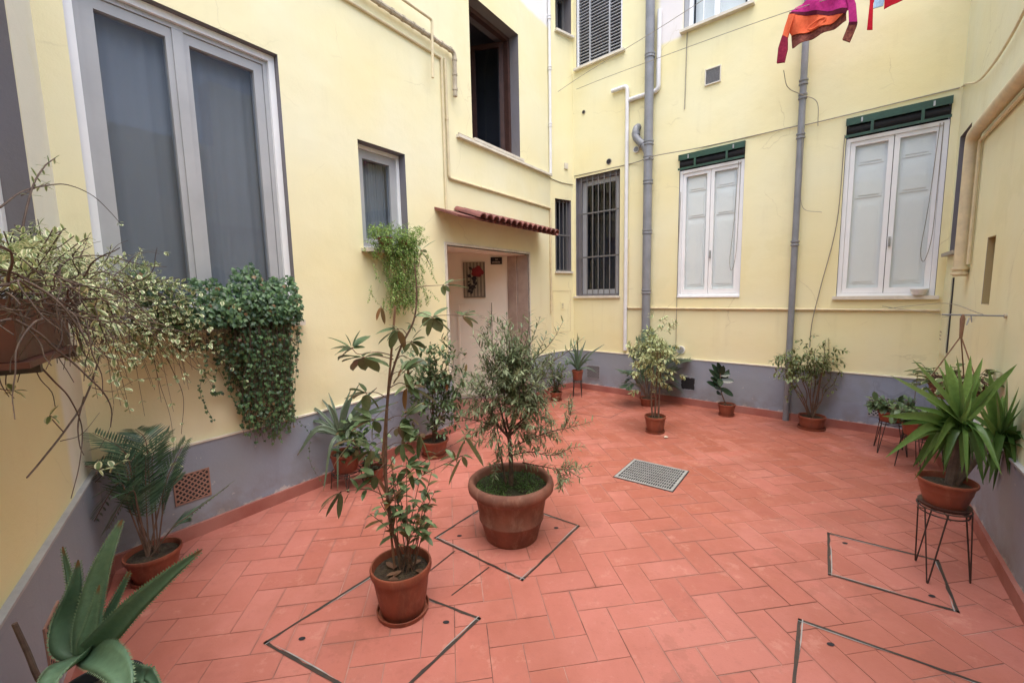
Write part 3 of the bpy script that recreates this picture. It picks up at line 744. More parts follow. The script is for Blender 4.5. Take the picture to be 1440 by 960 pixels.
# switch box & intercom on C
mb = MB(); mb.box(.30, .37, -.02, -.001, 3.52, 3.61); mb.build('junction_box', M['lip'], wC)
mb = MB(); mb.box(.2, .3, -.008, -.001, 1.32, 1.44); q_ = mb.build('wall_panel', M['wallC'], wC)
mb = MB()
for k in range(4): mb.box(.22, .26, -.0105, -.0082, 1.34+k*.022, 1.35+k*.022)
mb.build('slots', M['condB'], q_)
mb = MB(); mb.frame(.03, .42, .95, 1.62, .006, -.004, -.001); mb.build('painted_hatch_outline', M['condY'], wC)
# meter cupboard on E: door ajar leaving a dark slit
mb = MB(); mb.box(.06, .40, -.012, -.002, .93, 1.66); hx = mb.build('meter_cupboard_door', M['wallE'], wE)
mb = MB(); mb.box(.402, .455, -.0045, -.001, .97, 1.655); mb.build('cupboard_slit', M['dark'], hx)
mb = MB()
for k in range(3):
    for j in range(2): mb.box(.09+j*.05, .115+j*.05, -.0145, -.0122, 1.06+k*.035, 1.075+k*.035)
mb.build('slots', M['condB'], hx)

# ------------------------------------------------------------------ pipes and cables (things)
def on(W, pts, y): return [W.w(x, y, z) for x, z in pts]
def pipe(name, W, pts, r, mat, label, cat, y=-.05, n=12, collars=(), cr=1.2, group=None, clips=0):
    P = [W.w(p[0], p[2] if len(p) > 2 else y, p[1]) for p in pts]
    base = min(P, key=lambda q: q.z); th = thing(name, base, label, cat, group)
    mb = MB(); 
    Q = [P[0]]
    for i in range(1, len(P)-1):
        a, b, c = P[i-1], P[i], P[i+1]; k = min(r*2.2, (a-b).length*.45, (c-b).length*.45)
        p, q = b+(a-b).normalized()*k, b+(c-b).normalized()*k
        for t_ in (0, .25, .5, .75, 1): Q.append((p*(1-t_)+b*t_)*(1-t_) + (b*(1-t_)+q*t_)*t_)
    Q.append(P[-1]); mb.tube(Q, r, n); mb.build('pipe_run', M[mat], th, True, True)
    if collars:
        for s_, z in collars:
            mb = MB(); c_ = W.w(s_, y, z); mb.lathe([(r*1.02, -.03), (r*cr, -.028), (r*cr, -.012), (r*1.05, -.008), (r*1.05, .008), (r*cr, .012), (r*cr, .028), (r*1.02, .03)], c_, 20)
            mb.build('collar', M[mat], th, True, True)
    if clips:
        L_ = 0
        for a, b in zip(P, P[1:]):
            k = max(1, int((b-a).length/clips))
            for i in range(k):
                mb = MB(); c_ = a.lerp(b, (i+.5)/k); d = (b-a).normalized(); mb.tube([c_-d*.012, c_+d*.012], r*1.22, 8); mb.build('clip', M[mat], th, False, True)
    return th
dp = pipe('drainpipe', D, [(-.71, 0), (-.715, 6.4)], .06, 'galv', 'thick grey drainpipe with a side branch left of the first white window', 'drainpipe', -.075, 20,
     [(-.71, z) for z in (1.58, 2.42, 3.1, 3.42, 3.62, 4.75, 5.9)], 1.15)
mb = MB(); mb.tube(spline([D.w(-.71, -.075, 3.45), D.w(-.76, -.078, 3.58), D.w(-.85, -.08, 3.68), D.w(-.90, -.08, 3.76), D.w(-.905, -.05, 3.86), D.w(-.90, .0, 3.9)], 5), .05, 16)
mb.build('side_branch', M['galv'], dp, True, True)
for pp, dd in ((D.w(-.80, -.079, 3.63), Vector((-.5,0,.6))), (D.w(-.902, -.07, 3.79), Vector((-.1,0,1)))):
    mb = MB(); dn = (D.d*dd.x + Vector((0,0,dd.z))).normalized(); mb.tube([pp-dn*.02, pp+dn*.02], .058, 16); mb.build('collar', M['galv'], dp, True, True)
pipe('drainpipe', D, [(1.065, 0), (1.065, 6.4)], .034, 'galv', 'slim grey drainpipe standing between the two white windows', 'drainpipe', -.055, 16, [(1.065, z) for z in (2.1, 3.28, 3.7, 3.85, 4.9)], 1.3)
pipe('white_pipe', D, [(-1.30, 4.49), (-1.055, 4.49), (-1.055, .70)], .028, 'pvc', 'white pipe running down the back wall beside the barred window', 'pipe', -.035, 12)
pipe('white_pipe', D, [(-1.02, 4.29), (-.60, 4.29), (-.60, 5.3)], .03, 'pvc', 'short white elbow pipe rising behind the thick drainpipe', 'pipe', -.033, 12)
pipe('white_pipe', B, [(LENB-.025, 6.3), (LENB-.03, 3.39)], .022, 'pvc', 'thin white pipe down the outer corner above the doorway', 'pipe', -.03, 10, [(LENB-.028, z) for z in (4.1, 4.9, 5.6)], 1.35)
pipe('conduit', D, [(-1.03, 2.35), (-1.03, 1.34), (DR-.02, 1.34)], .014, 'condY', 'long yellow painted conduit level below the white windows', 'conduit', -.016, 8, clips=.8)
pipe('conduit', B, [(3.09, 4.12), (3.09, 2.88), (LENB-.03, 2.88), (LENB-.035, 1.28)], .016, 'condY', 'yellow painted conduit framing the wall above the tiled awning', 'conduit', -.018, 8, clips=.9)
pipe('conduit', B, [(0.6, 4.10), (3.035, 4.10), (3.03, 2.49)], .013, 'condY', 'thin conduit running along the top left wall then down to the awning', 'conduit', -.015, 8)
pipe('conduit', B, [(1.9, 4.22), (3.21, 4.22), (3.2, 3.76)], .024, 'condB', 'weathered brown lagged pipe high on the left wall', 'pipe', -.05, 8, clips=.13)
pipe('conduit', B, [(1.9, 4.36), (2.84, 4.36), (2.82, 3.8)], .014, 'condY', 'topmost cream pipe with a dropped end above the left windows', 'pipe', -.09, 8)
pipe('conduit', B, [(3.27, 3.40, -.02), (LENB-.02, 3.37, -.03)], .012, 'condB', 'rusty pipe lying along the ledge under the open window', 'pipe', -.06, 8, clips=.5)
pipe('yellow_pipe', E, [(2.9, 2.76), (.965, 2.75), (.965, 1.66)], .042, 'condY', 'yellow painted drainpipe bending down beside the narrow right window', 'pipe', -.05, 14, [(.965, 1.70)], 1.3)
pipe('conduit', E, [(2.6, 2.69), (1.05, 2.68), (1.05, 1.75)], .012, 'condY', 'thin conduit following the yellow pipe on the right wall', 'conduit', -.02, 8)
def cable(name, pts, r, label, mat='cable', cat='cable', n=8):
    P = spline(pts, n); th = thing(name, min(P, key=lambda q: q.z), label, cat)
    mb = MB(); mb.tube(P, r, 6); mb.build('strand', M[mat], th, True, True); return th
cable('cable', [D.w(-1.97, -.008, 3.43), D.w(-1.0, -.01, 3.42), D.w(-.6, -.14, 3.41), D.w(0, -.01, 3.42), D.w(1.0, -.02, 3.41), D.w(1.15, -.02, 3.4), D.w(2.3, -.01, 3.42)], .006, 'thin cable strung across the back wall above the windows')
cable('cable', [B.w(LENB-.02, -.008, 3.34), C.w(.02, -.01, 3.33), C.w(.25, -.008, 3.30), C.w(LENC-.01, -.01, 3.30)], .006, 'short cable crossing the far corner strip')
cable('cable', [E.w(.02, -.01, 3.42), E.w(.3, -.02, 3.35), E.w(1.0, -.03, 3.16), E.w(1.8, -.02, 3.2), E.w(2.6, -.02, 3.5)], .008, 'pale cable drooping across the right wall', 'condY')
cable('cable', [D.w(1.46, -.03, 3.2), D.w(1.44, -.03, 2.3), D.w(1.33, -.03, 1.6), D.w(1.27, -.035, 1.2), D.w(1.26, -.03, .9)], .005, 'brown cord hanging down beside the right white window')
cable('cable', [D.w(-.24, -.01, 4.9), D.w(-.245, -.012, 4.3), D.w(-.25, -.01, 3.95)], .005, 'short cord dangling below the upper right window')
cable('cable', [D.w(.93, -.4, 3.9), D.w(.96, -.3, 3.75), D.w(1.07, -.1, 3.7), D.w(1.2, -.06, 3.6), D.w(1.22, -.05, 3.35)], .004, 'loose wire looping behind the slim drainpipe')
cable('cable', [D.w(1.08, -.09, 3.35), D.w(1.10, -.08, 2.9), D.w(1.12, -.08, 2.5), D.w(1.3, -.03, 2.42)], .003, 'thin wire dangling off the slim drainpipe')
cable('cable', [D.w(-.27, -.02, 2.9), D.w(-.29, -.02, 1.9), D.w(-.29, -.02, .82)], .004, 'thin dark cord hanging left of the first white window')

# ------------------------------------------------------------------ tiled awning
ax0, ax1 = 2.86, 4.95
aw = thing('tiled_awning', B.w(ax0, 0, 2.43), 'small sloping awning of red roof tiles over the doorway', 'awning', rz=B.rz())
mb = MB()
sl = .30
mb.prism([(ax0-ax0, 0)], 0, 0) if False else None
Mt = Matrix.Translation((0, 0, .12)) @ Matrix.Rotation(rad(19), 4, 'X')
mb.box(0, ax1-ax0, -.36, .0, -.035, -.012, M=Mt); mb.build('awning_board', M['rooft'], aw)
nT = 15; pw = (ax1-ax0-.3)/nT
for i in range(nT):
    mb = MB(); x = .3 + pw*(i+.5); r0, r1 = pw*.50, pw*.42
    prof = []
    for (yy, r) in ((.0, r1), (-.40, r0)):
        out, inn = [], []
        for k in range(9):
            a_ = math.pi*k/8
            out.append(mb.vert(Mt @ Vector((x+r*math.cos(a_), yy, r*math.sin(a_)*.9+.004+(i%2)*.002)))); inn.append(mb.vert(Mt @ Vector((x+(r-.012)*math.cos(a_), yy, (r-.012)*math.sin(a_)*.9+.002))))
        prof.append((out, inn))
    (o1, i1), (o2, i2) = prof
    for k in range(8):
        mb.face(o1[k], o2[k], o2[k+1], o1[k+1]); mb.face(i1[k+1], i2[k+1], i2[k], i1[k]); mb.face(o2[k], i2[k], i2[k+1], o2[k+1])
    mb.face(o1[0], i1[0], i2[0], o2[0]); mb.face(o1[8], o2[8], i2[8], i1[8])
    # channel tile between covers
    xc = x + pw*.5
    prev = None
    for k in range(7):
        a_ = math.pi*(1+k/6); row = [mb.vert(Mt @ Vector((xc+pw*.34*math.cos(a_), yy, pw*.30*math.sin(a_)+.006))) for yy in (0, -.375)]
        if prev: mb.face(prev[0], prev[1], row[1], row[0])
        prev = row
    mb.build('roof_tile', M['rooft'], aw, smooth=True)

# ------------------------------------------------------------------ laundry
LO = -.5
def lw(x, z, y=LO): return D.w(x, y, z)
cable('clothes_line', [lw(-1.9, 4.70, -.05), lw(-1.0, 4.57, -.3), lw(.96, 4.42, -.5), lw(2.1, 4.30, -.5), D.w(3.6, -.5, 4.3)], .0035, 'long clothes line stretched across below the upper windows', 'cable', 'clothes line')
cable('clothes_line', [C.w(.16, -.02, 4.62), D.w(-1.7, -.1, 4.85), D.w(-.4, -.2, 5.0), D.w(1.2, -.3, 5.25)], .0035, 'second clothes line starting at the far corner bracket', 'cable', 'clothes line')
def cloth_poly(name, rows, mat, parent, amp=.02, y0=LO, th=.012, seed=0):
    # rows: list of (left x,z),(right x,z) pairs from top to bottom
    mb = MB(); grid = []; nx = 12
    rr = []
    for (a, b) in zip(rows, rows[1:]):
        for k in range(5): t_ = k/5; rr.append((Vector(a[0]).lerp(Vector(b[0]), t_), Vector(a[1]).lerp(Vector(b[1]), t_)))
    rr.append((Vector(rows[-1][0]), Vector(rows[-1][1])))
    for sgn in (0, 1):
        g_ = []
        for j, (l, r) in enumerate(rr):
            g_.append([])
            for i in range(nx+1):
                p = l.lerp(r, i/nx); y = y0 + amp*math.sin(p.x*34+p.y*9+seed) + amp*.6*math.sin(p.x*13-p.y*21+seed) + (th if sgn else 0)
                g_[-1].append(mb.vert(D.w(p.x, y, p.y)))
        grid.append(g_)
    for s_, g_ in enumerate(grid):
        for a, b in zip(g_, g_[1:]):
            for i in range(nx):
                q = (a[i], b[i], b[i+1], a[i+1]); mb.face(*(q if s_ == 0 else q[::-1]))
    f, k = grid
    edge = [(j, 0) for j in range(len(rr))] + [(len(rr)-1, i) for i in range(1, nx+1)] + [(j, nx) for j in range(len(rr)-2, -1, -1)] + [(0, i) for i in range(nx-1, 0, -1)]
    for e0, e1 in zip(edge, edge[1:]+edge[:1]): mb.face(f[e0[0]][e0[1]], f[e1[0]][e1[1]], k[e1[0]][e1[1]], k[e0[0]][e0[1]])
    return mb.build(name, M[mat], parent, True, True)
H = lambda u, v: D.hit(u, v, LO)
sw = thing('sweater', lw(1.2, 4.0), 'knitted sweater in magenta and orange hanging on the line', 'sweater')
cloth_poly('sweater_body', [(H(1150, -14), H(1196, -14)), (H(1112, 17), H(1196, 12)), (H(1111, 20), H(1190, 17))], 'magenta', sw)
cloth_poly('dark_stripe', [(H(1110, 18), H(1192, 13)), (H(1110, 22), H(1190, 21))], 'plum', sw, y0=LO-.004)
cloth_poly('orange_panel', [(H(1108, 21), H(1190, 18)), (H(1109, 44), H(1168, 34)), (H(1112, 49), H(1130, 47))], 'orange', sw)
cloth_poly('hem', [(H(1112, 47), H(1190, 18)), (H(1112, 55), H(1190, 28)), (H(1113, 66), H(1172, 39)), (H(1115, 66), H(1150, 50))], 'rust', sw, y0=LO+.016)
mb = MB(); c_ = H(1149, 35); ring = []
for k in range(25): a_ = k/24*6.283; x_, z_ = .075*math.cos(a_), .028*math.sin(a_); ring.append(D.w(c_[0]+x_*.95, LO-.02, c_[1]+z_+x_*.28))
mb.tube(ring, .008, 8); mb.build('neckband', M['orange'], sw, True, True)
cloth_poly('sleeve', [(H(1110, 22), H(1119, 22)), (H(1104, 40), H(1111, 44)), (H(1101, 52), H(1108, 54))], 'orange', sw, .006, LO-.03, .03)
cloth_poly('sleeve_cuff', [(H(1101, 51), H(1108, 54)), (H(1095, 70), H(1108, 70)), (H(1093, 90), H(1104, 89))], 'wine', sw, .006, LO-.03, .03)
cloth_poly('sleeve', [(H(1188, -14), H(1196, -14)), (H(1193, 10), H(1204, 8)), (H(1194, 33), H(1206, 33))], 'magenta', sw, .006, LO-.03, .03, 3)
cloth_poly('cuff_stripe', [(H(1194, 33), H(1206, 33)), (H(1193, 37), H(1205, 37))], 'plum', sw, .006, LO-.032, .032, 3)
cloth_poly('sleeve_cuff', [(H(1193, 37), H(1205, 37)), (H(1185, 57), H(1195, 60))], 'rust', sw, .006, LO-.03, .03, 3)
s2 = thing('red_scarf', lw(1.65, 4.0), 'narrow strip of bright red cloth dangling from the line', 'scarf')
cloth_poly('scarf_cloth', [(H(1224, -16), H(1234, -16)), (H(1223, 5), H(1228, 5)), (H(1219, 42), H(1227, 42))], 'red', s2, .004)
s3 = thing('blue_cloth', lw(1.75, 4.1), 'pale blue cloth pegged between two red garments', 'cloth')
cloth_poly('cloth_sheet', [(H(1231, -16), H(1248, -16)), (H(1228, 12), H(1242, 8))], 'blue', s3, .006, seed=1)
s4 = thing('red_garment', lw(1.9, 4.1), 'dark red garment at the top right, half out of view', 'garment')
cloth_poly('garment_sheet', [(H(1246, -25), H(1300, -35)), (H(1243, 13), H(1290, -12))], 'red', s4, .008, seed=2)
# ------------------------------------------------------------------ plants
V3 = Vector
UP = V3((0, 0, 1))
def rdir(zmin=-1, zmax=1):
    z = U(zmin, zmax); a = U(0, 2*math.pi); r = math.sqrt(max(0, 1-z*z)); return V3((r*math.cos(a), r*math.sin(a), z))
PROF = {
 'lance': lambda t: max(0, math.sin(math.pi*min(1, t**.85)))**.9,
 'oval': lambda t: max(0, math.sin(math.pi*t**.9))**.6,
 'obov': lambda t: max(0, math.sin(math.pi*t**1.4))**.8,
 'strap': lambda t: min(1, .55+t*2.2)*(1-t**2.6)**.9,
 'agave': lambda t: min(1, .62+t*1.6)*(1-t)**.75*1.25 if t > .02 else .7,
 'aloe': lambda t: (1-t)**.8,
}
def leaf(mb, p, d, L, W, bend=.25, prof='lance', seg=4, fold=.25, dry=0, r=None, side=None, edge=1, roll=0, curl=0):
    p = V3(p); d = V3(d).normalized(); r = R() if r is None else r
    s = side if side is not None else d.cross(UP)
    if s.length < .05: s = d.cross(V3((R()-.5, R()-.5, 0)))
    s = (s - d*s.dot(d)).normalized()
    if roll: s = Matrix.Rotation(roll, 3, d) @ s
    f = PROF[prof]; prev = None; q = p.copy(); dd = d.copy()
    for i in range(seg+1):
        t = i/seg; w = W*.5*f(t) if i < seg else 0
        n = s.cross(dd).normalized()
        up = n*(w*fold)
        if i == seg: row = [mb.vert(q, (r, edge*.6, dry))]
        elif i == 0 and prof in ('lance', 'oval', 'obov'): row = [mb.vert(q, (r, 0, dry))]
        else: row = [mb.vert(q - s*w + up, (r, edge, dry)), mb.vert(q, (r, 0, dry)), mb.vert(q + s*w + up, (r, edge, dry))]
        if prev:
            if len(prev) == 3 and len(row) == 3: mb.face(prev[0], prev[1], row[1], row[0]); mb.face(prev[1], prev[2], row[2], row[1])
            elif len(prev) == 1 and len(row) == 3: mb.face(prev[0], row[1], row[0]); mb.face(prev[0], row[2], row[1])
            elif len(row) == 1 and len(prev) == 3: mb.face(prev[0], prev[1], row[0]); mb.face(prev[1], prev[2], row[0])
        prev = row
        dd = (dd - UP*(bend/seg) + n*(curl/seg)).normalized(); s = (s - dd*s.dot(dd)).normalized()
        q = q + dd*(L/seg)
def ivyleaf(mb, p, n, S, r=None, tip=None):
    n = V3(n).normalized(); t = tip if tip is not None else -UP
    t = (t - n*t.dot(n)); t = t.normalized() if t.length > .01 else n.orthogonal().normalized()
    s = n.cross(t); r = R()**1.3 if r is None else r; dr_ = .7 if R() < .03 else 0; c = mb.vert(p + n*S*.08, (r, 0, dr_))
    o = [(0, 1), (.28, .45), (.62, .35), (.42, -.05), (.45, -.38), (.12, -.3), (0, -.2), (-.12, -.3), (-.45, -.38), (-.42, -.05), (-.62, .35), (-.28, .45)]
    vs = [mb.vert(V3(p) + s*(x*S) + t*(y*S) - n*(S*.12*abs(x)), (r, .8, dr_)) for x, y in o]
    for a, b in zip(vs, vs[1:]+vs[:1]): mb.face(c, a, b)
def leaves_along(mb, path, n, L, W, ang=55, start=.15, pair=1, jit=.35, **k):
    P = [V3(q) for q in path]; N = len(P)-1; az = U(0, 6)
    dry = k.pop('dryp', 0); lv = k.pop('lvar', .25)
    for i in range(n):
        t = start + (1-start)*(i+R()*.6)/n; x = min(t*N, N-.001); j = int(x); q = P[j].lerp(P[j+1], x-j); d = (P[j+1]-P[j]).normalized()
        az += 2.4 if pair == 1 else 1.57
        for m in range(pair):
            a = az + m*math.pi; o = d.orthogonal().normalized(); o = Matrix.Rotation(a, 3, d) @ o
            dr = d*math.cos(rad(ang)) + o*math.sin(rad(ang)) + V3((U(-jit, jit), U(-jit, jit), U(-jit, jit)))
            l = L*U(1-lv, 1+lv*.6)*(1 if t < .85 else .8)
            leaf(mb, q, dr, l, W*l/L, dry=U(.5, 1) if R() < dry else 0, **k)
def branch(p, d, L, n=5, grav=.1, wob=.2):
    pts = [V3(p)]; d = V3(d).normalized()
    for i in range(n):
        d = (d + V3((U(-wob, wob), U(-wob, wob), U(-wob, wob)-grav))).normalized(); pts.append(pts[-1]+d*(L/n))
    return pts
def lerp_r(a, b, n): return [a+(b-a)*i/(n-1) for i in range(n)]

def potmesh(parent, x, y, z0, rt, rb, h, mat='terra', saucer=True, rim=.16, soil='soil', sx=1, sy=1, rot=0, soil_h=.84, sr=None, n=40):
    b = z0 + (.008 if saucer else 0); mb = MB(); rh = h*rim
    pr = [(rb*.97, 0), (rb, .006), (rb+(rt*.93-rb)*.5, (h-rh)*.5), (rt*.93, h-rh), (rt*.985, h-rh+.003), (rt, h-rh*.5), (rt, h-.006), (rt*.985, h), (rt*.93, h), (rt*.90, h-.01), (rt*.86, h*soil_h-.03)]
    mb.lathe([(r, z+b) for r, z in pr], (x, y, 0), n, sx, sy, rot); po = mb.build('pot', M[mat], parent, True, True)
    soilmesh(parent, x, y, b+h*soil_h, rt*.885, soil, sx, sy, rot)
    if saucer:
        sr = sr or rb*1.18; mb = MB(); mb.lathe([(sr*.9, 0+z0), (sr, .003+z0), (sr*1.03, .026+z0), (sr*.99, .027+z0), (sr*.95, .009+z0), (.001, .0085+z0)], (x, y, 0), n, sx, sy, rot); mb.build('saucer', M[mat], parent, True, True)
    return po
def soilmesh(parent, x, y, z, r, mat, sx=1, sy=1, rot=0, amp=.007):
    mb = MB(); rings = [[mb.vert((x, y, z+amp))]]
    for j in range(1, 7):
        ring = []
        for k in range(28):
            a = k/28*6.2832; rr = r*j/6; px, py = rr*math.cos(a)*sx, rr*math.sin(a)*sy
            ring.append(mb.vert((x+px*math.cos(rot)-py*math.sin(rot), y+px*math.sin(rot)+py*math.cos(rot), z+U(-amp, amp) if j < 6 else z-.004)))
        rings.append(ring)
    for k in range(28): mb.face(rings[0][0], rings[1][k], rings[1][(k+1)%28])
    for a, b in zip(rings[1:], rings[2:]):
        for k in range(28): mb.face(a[k], b[k], b[(k+1)%28], a[(k+1)%28])
    return mb.build('soil', M[mat], parent, True, True, angle=None)
def stand(x, y, h, r, label, nleg=3, a0=0, rings=2, splay=1.12, group='black iron plant stands', hair=.07):
    th = thing('plant_stand', (x, y, 0), label, 'plant stand', group)
    for i in range(rings):
        mb = MB(); z = h - i*.028; rr = r*(1 if i == 0 else .93); P = [(x+rr*math.cos(k/28*6.2832), y+rr*math.sin(k/28*6.2832), z) for k in range(29)]
        mb.tube(P, .0038, 6, cap=False); mb.build('ring', M['black'], th, True, True)
    mb = MB()
    for k in range(2): a = a0+k*1.57; mb.tube([(x+r*math.cos(a), y+r*math.sin(a), h-.03), (x-r*math.cos(a), y-r*math.sin(a), h-.03)], .003, 5)
    mb.build('cross_wires', M['black'], th, True, True)
    for k in range(nleg):
        a = a0+k*2*math.pi/nleg; w = hair/r
        P = [(x+r*math.cos(a-w), y+r*math.sin(a-w), h), (x+r*splay*math.cos(a-.02), y+r*splay*math.sin(a-.02), .01), (x+r*splay*math.cos(a), y+r*splay*math.sin(a), .004), (x+r*splay*math.cos(a+.02), y+r*splay*math.sin(a+.02), .01), (x+r*math.cos(a+w), y+r*math.sin(a+w), h)]
        mb = MB(); mb.tube(P, .0038, 6); mb.build('leg', M['black'], th, True, True)
    return th
def stems(mbs, base, tips, r0, r1, wob=.02, n=5):
    out = []
    for t in tips:
        b = V3(base) + V3((U(-.02, .02), U(-.02, .02), 0)); t = V3(t)
        P = [b.lerp(t, i/n) + V3((U(-wob, wob), U(-wob, wob), 0))*(0 if i in (0,) else 1) for i in range(n+1)]
        P = spline(P, 3); mbs.tube(P, lerp_r(r0, r1, len(P)), 6); out.append(P)
    return out

# ---------- big clay pot with the olive-like shrub
x, y = -.027, 2.677
t1 = thing('potted_olive', (x, y, 0), 'bushy grey-green olive-like shrub in a big aged clay pot at the middle of the yard', 'potted shrub')
mb = MB(); h = .40
pr = [(.165, 0), (.172, .008), (.205, .135), (.212, .138), (.214, .150), (.209, .156), (.233, .29), (.240, .305), (.262, .318), (.277, .335), (.281, .36), (.276, .385), (.262, .398), (.247, .395), (.238, .38), (.232, .33)]
mb.lathe(pr, (x, y, 0), 56); mb.build('pot', M['clay'], t1, True, True, angle=60)
soilmesh(t1, x, y, .345, .236, 'moss', amp=.012)
mb = MB()
for k in range(1500):
    a, rr = U(0, 6.28), .225*math.sqrt(R())
    if math.sin(a*2+1)+R()*1.3 < .2: continue
    leaf(mb, (x+rr*math.cos(a), y+rr*math.sin(a), .347), rdir(.3, 1), U(.012, .028), .007, seg=2, bend=.3)
tag(mb.build('moss_and_weeds', M['grass'], t1, True, True, angle=None), kind='stuff')
ms, ml = MB(), MB()
bz = V3((x, y, .34)); fork = V3((x-.005, y, .70))
ms.tube(spline([bz, (x+.004, y+.005, .5), fork], 4), lerp_r(.017, .013, 9), 8)
P = spline([(x-.03, y+.01, .34), (x-.055, y+.01, .5), (x-.075, y, .62), (x-.10, y-.02, .74)], 4); ms.tube(P, lerp_r(.008, .004, len(P)), 6)
limbs = []
for k in range(9):
    a = k*2.4+.3; rr = U(.10, .21); tip = fork + V3((rr*math.cos(a), rr*math.sin(a), U(.2, .42)))
    P = spline([fork+V3((0,0,U(-.06, .03))), fork.lerp(tip, .45)+V3((.03*math.cos(a), .03*math.sin(a), U(-.03, .0))), tip], 5); limbs.append(P)
    ms.tube(P, lerp_r(.009, .003, len(P)), 6)
cc = V3((x+.02, y, 1.0))
for k in range(300):
    d = rdir(-.8, 1); e = V3((.25*d.x, .25*d.y, .36*d.z))*(R()**.45)*(1+.18*math.sin(d.x*5+d.z*4)+.12*math.sin(d.y*9))
    p = cc + e + V3((0, 0, .02)); L_ = U(.10, .2); dr = (e.normalized()*.8 + V3((0, 0, U(-.1, .9))) + rdir()*.5)
    P = branch(p - dr.normalized()*L_*.5, dr, L_, 4, .05, .25); ms.tube(P, [.0018, .0016, .0014, .0012, .0008], 4, cap=False)
    leaves_along(ml, P, 18, .046, .011, 48, 0, seg=3, bend=.3)
for tip, n, L_ in (((745, 438), 15, .3), ((792, 452), 18, .34), ((768, 470), 16, .28), ((820, 475), 14, .25), ((736, 445), 10, .25), ((690, 470), 12, .2), ((672, 500), 12, .2), ((655, 560), 12, .22), ((640, 545), 8, .2), ((705, 450), 14, .25), ((722, 455), 14, .25), ((780, 500), 14, .25), ((800, 520), 12, .25), ((665, 470), 12, .25), ((760, 445), 12, .25), ((712, 440), 10, .25)):
    q = at(*tip, y-.02); q0 = cc.lerp(q, .4); P = spline([q0, q0.lerp(q, .5)+V3((U(-.02, .02), 0, -.01)), q], 5); ms.tube(P, lerp_r(.003, .001, len(P)), 5)
    leaves_along(ml, P, int(n*1.6), .062, .012, 50, .1, seg=3, bend=.3, pair=1)
for k in range(60):
    a = U(0, 6.28); p = V3((x+.22*math.cos(a)*U(.3, 1), y+.2*math.sin(a)*U(.3, 1), U(.66, .86))); P = branch(p, V3((math.cos(a), math.sin(a), U(-.7, .2))), U(.08, .15), 4, .1, .2); ms.tube(P, .0014, 4, cap=False); leaves_along(ml, P, 15, .046, .011, 50, 0, seg=3, bend=.4)
# low side branches to the right
def sidebr(pts, n, L_=.05, W_=.011, r0=.005):
    P = spline(pts, 6); ms.tube(P, lerp_r(r0, .0012, len(P)), 5); leaves_along(ml, P, n, L_, W_, 55, .05, pair=2, seg=3, bend=.35)
    for k in range(5):
        i = int(len(P)*U(.25, .85)); Q = branch(P[i], (P[min(i+1, len(P)-1)]-P[i]).normalized()+rdir()*.9, U(.06, .14), 4, .0, .2); ms.tube(Q, .0015, 4, cap=False); leaves_along(ml, Q, 12, L_*.85, W_*.85, 55, .1, seg=3, bend=.3)
A_ = lambda u, v, yy=0: at(u, v, y+yy)
sidebr([(x, y, .60), A_(738, 620, -.02), A_(770, 608, -.05), A_(800, 601, -.08), A_(834, 592, -.1)], 34)
sidebr([A_(790, 607, -.08), A_(800, 590, -.08), A_(806, 565, -.08)], 14, r0=.002)
sidebr([(x, y, .55), A_(745, 635, -.06), A_(775, 640, -.1), A_(802, 630, -.13)], 26)
sidebr([A_(735, 650, .02), A_(760, 655, -.05), A_(795, 660, -.15), A_(833, 655, -.2)], 26)
sidebr([A_(780, 655, -.1), A_(790, 672, -.16), A_(787, 690, -.2)], 16, r0=.002)
sidebr([(x-.05, y, .62), A_(700, 640, .0), A_(697, 665, -.03)], 16, r0=.003)
for k in range(6):
    q = A_(U(600, 640), U(545, 600), .1); P = spline([V3((x-.1, y, .75)), A_(665, 590, .05), q], 5)
    if k < 3: ms.tube(P, lerp_r(.0035, .001, len(P)), 5); leaves_along(ml, P, 8, .045, .011, 55, .5, seg=3, bend=.5)
ms.build('branches', M['twig'], t1, True, True); ml.build('foliage', M['l_olive'], t1, True, True, angle=None)

# ---------- tall staked plant, front centre
x, y = -.585, 2.02
t2 = thing('potted_loquat', (x, y, 0), 'tall thin plant with long drooping leaves tied to a stake, front centre', 'potted plant')
potmesh(t2, x, y, 0, .152, .108, .25, soil_h=.86)
mb = MB(); mb.tube([(x-.035, y+.01, .2), at(538, 640, y+.015), at(556, 430, y+.015)], [.0065, .006, .0055], 8); mb.build('stake', M['stake'], t2, True, True)
ms, ml = MB(), MB()
A_ = lambda u, v, yy=0: at(u, v, y+yy)
main = spline([(x+.0, y+.01, .22), A_(545, 700), A_(543, 610), A_(548, 540), A_(563, 490), A_(582, 450), A_(586, 410), A_(583, 372)], 5)
ms.tube(main, lerp_r(.0085, .003, len(main)), 7)
def whorl(c, tips, L_=.12, W_=.054, dry=()):
    for k, t_ in enumerate(tips):
        q = A_(*t_[:2], t_[2] if len(t_) > 2 else U(-.06, .06)); d = q - c; l = d.length
        st = c + d*.08
        ms.tube([c, st], .0014, 4, cap=False)
        leaf(ml, st, d.normalized()+V3((0, 0, .15)), l*.97, min(W_, l*.48)*U(.85, 1.15), bend=.3, prof='oval', seg=6, fold=.25, dry=.9 if k in dry else 0, roll=U(-.5, .5))
def limb(pts, r=.003): P = spline(pts, 5); ms.tube(P, lerp_r(r, r*.5, len(P)), 5); return P[-1]
c = limb([A_(584, 404), A_(600, 402, -.02), A_(622, 401, -.03)], .0022); whorl(c, [(655, 392), (658, 405), (632, 410), (638, 393), (625, 415)], W_=.028)
c = limb([A_(583, 447), A_(592, 440, -.03), A_(608, 446, -.05)]); whorl(c, [(590, 462), (602, 472), (620, 466), (626, 452), (630, 432), (618, 447), (596, 458), (632, 466), (585, 442)])
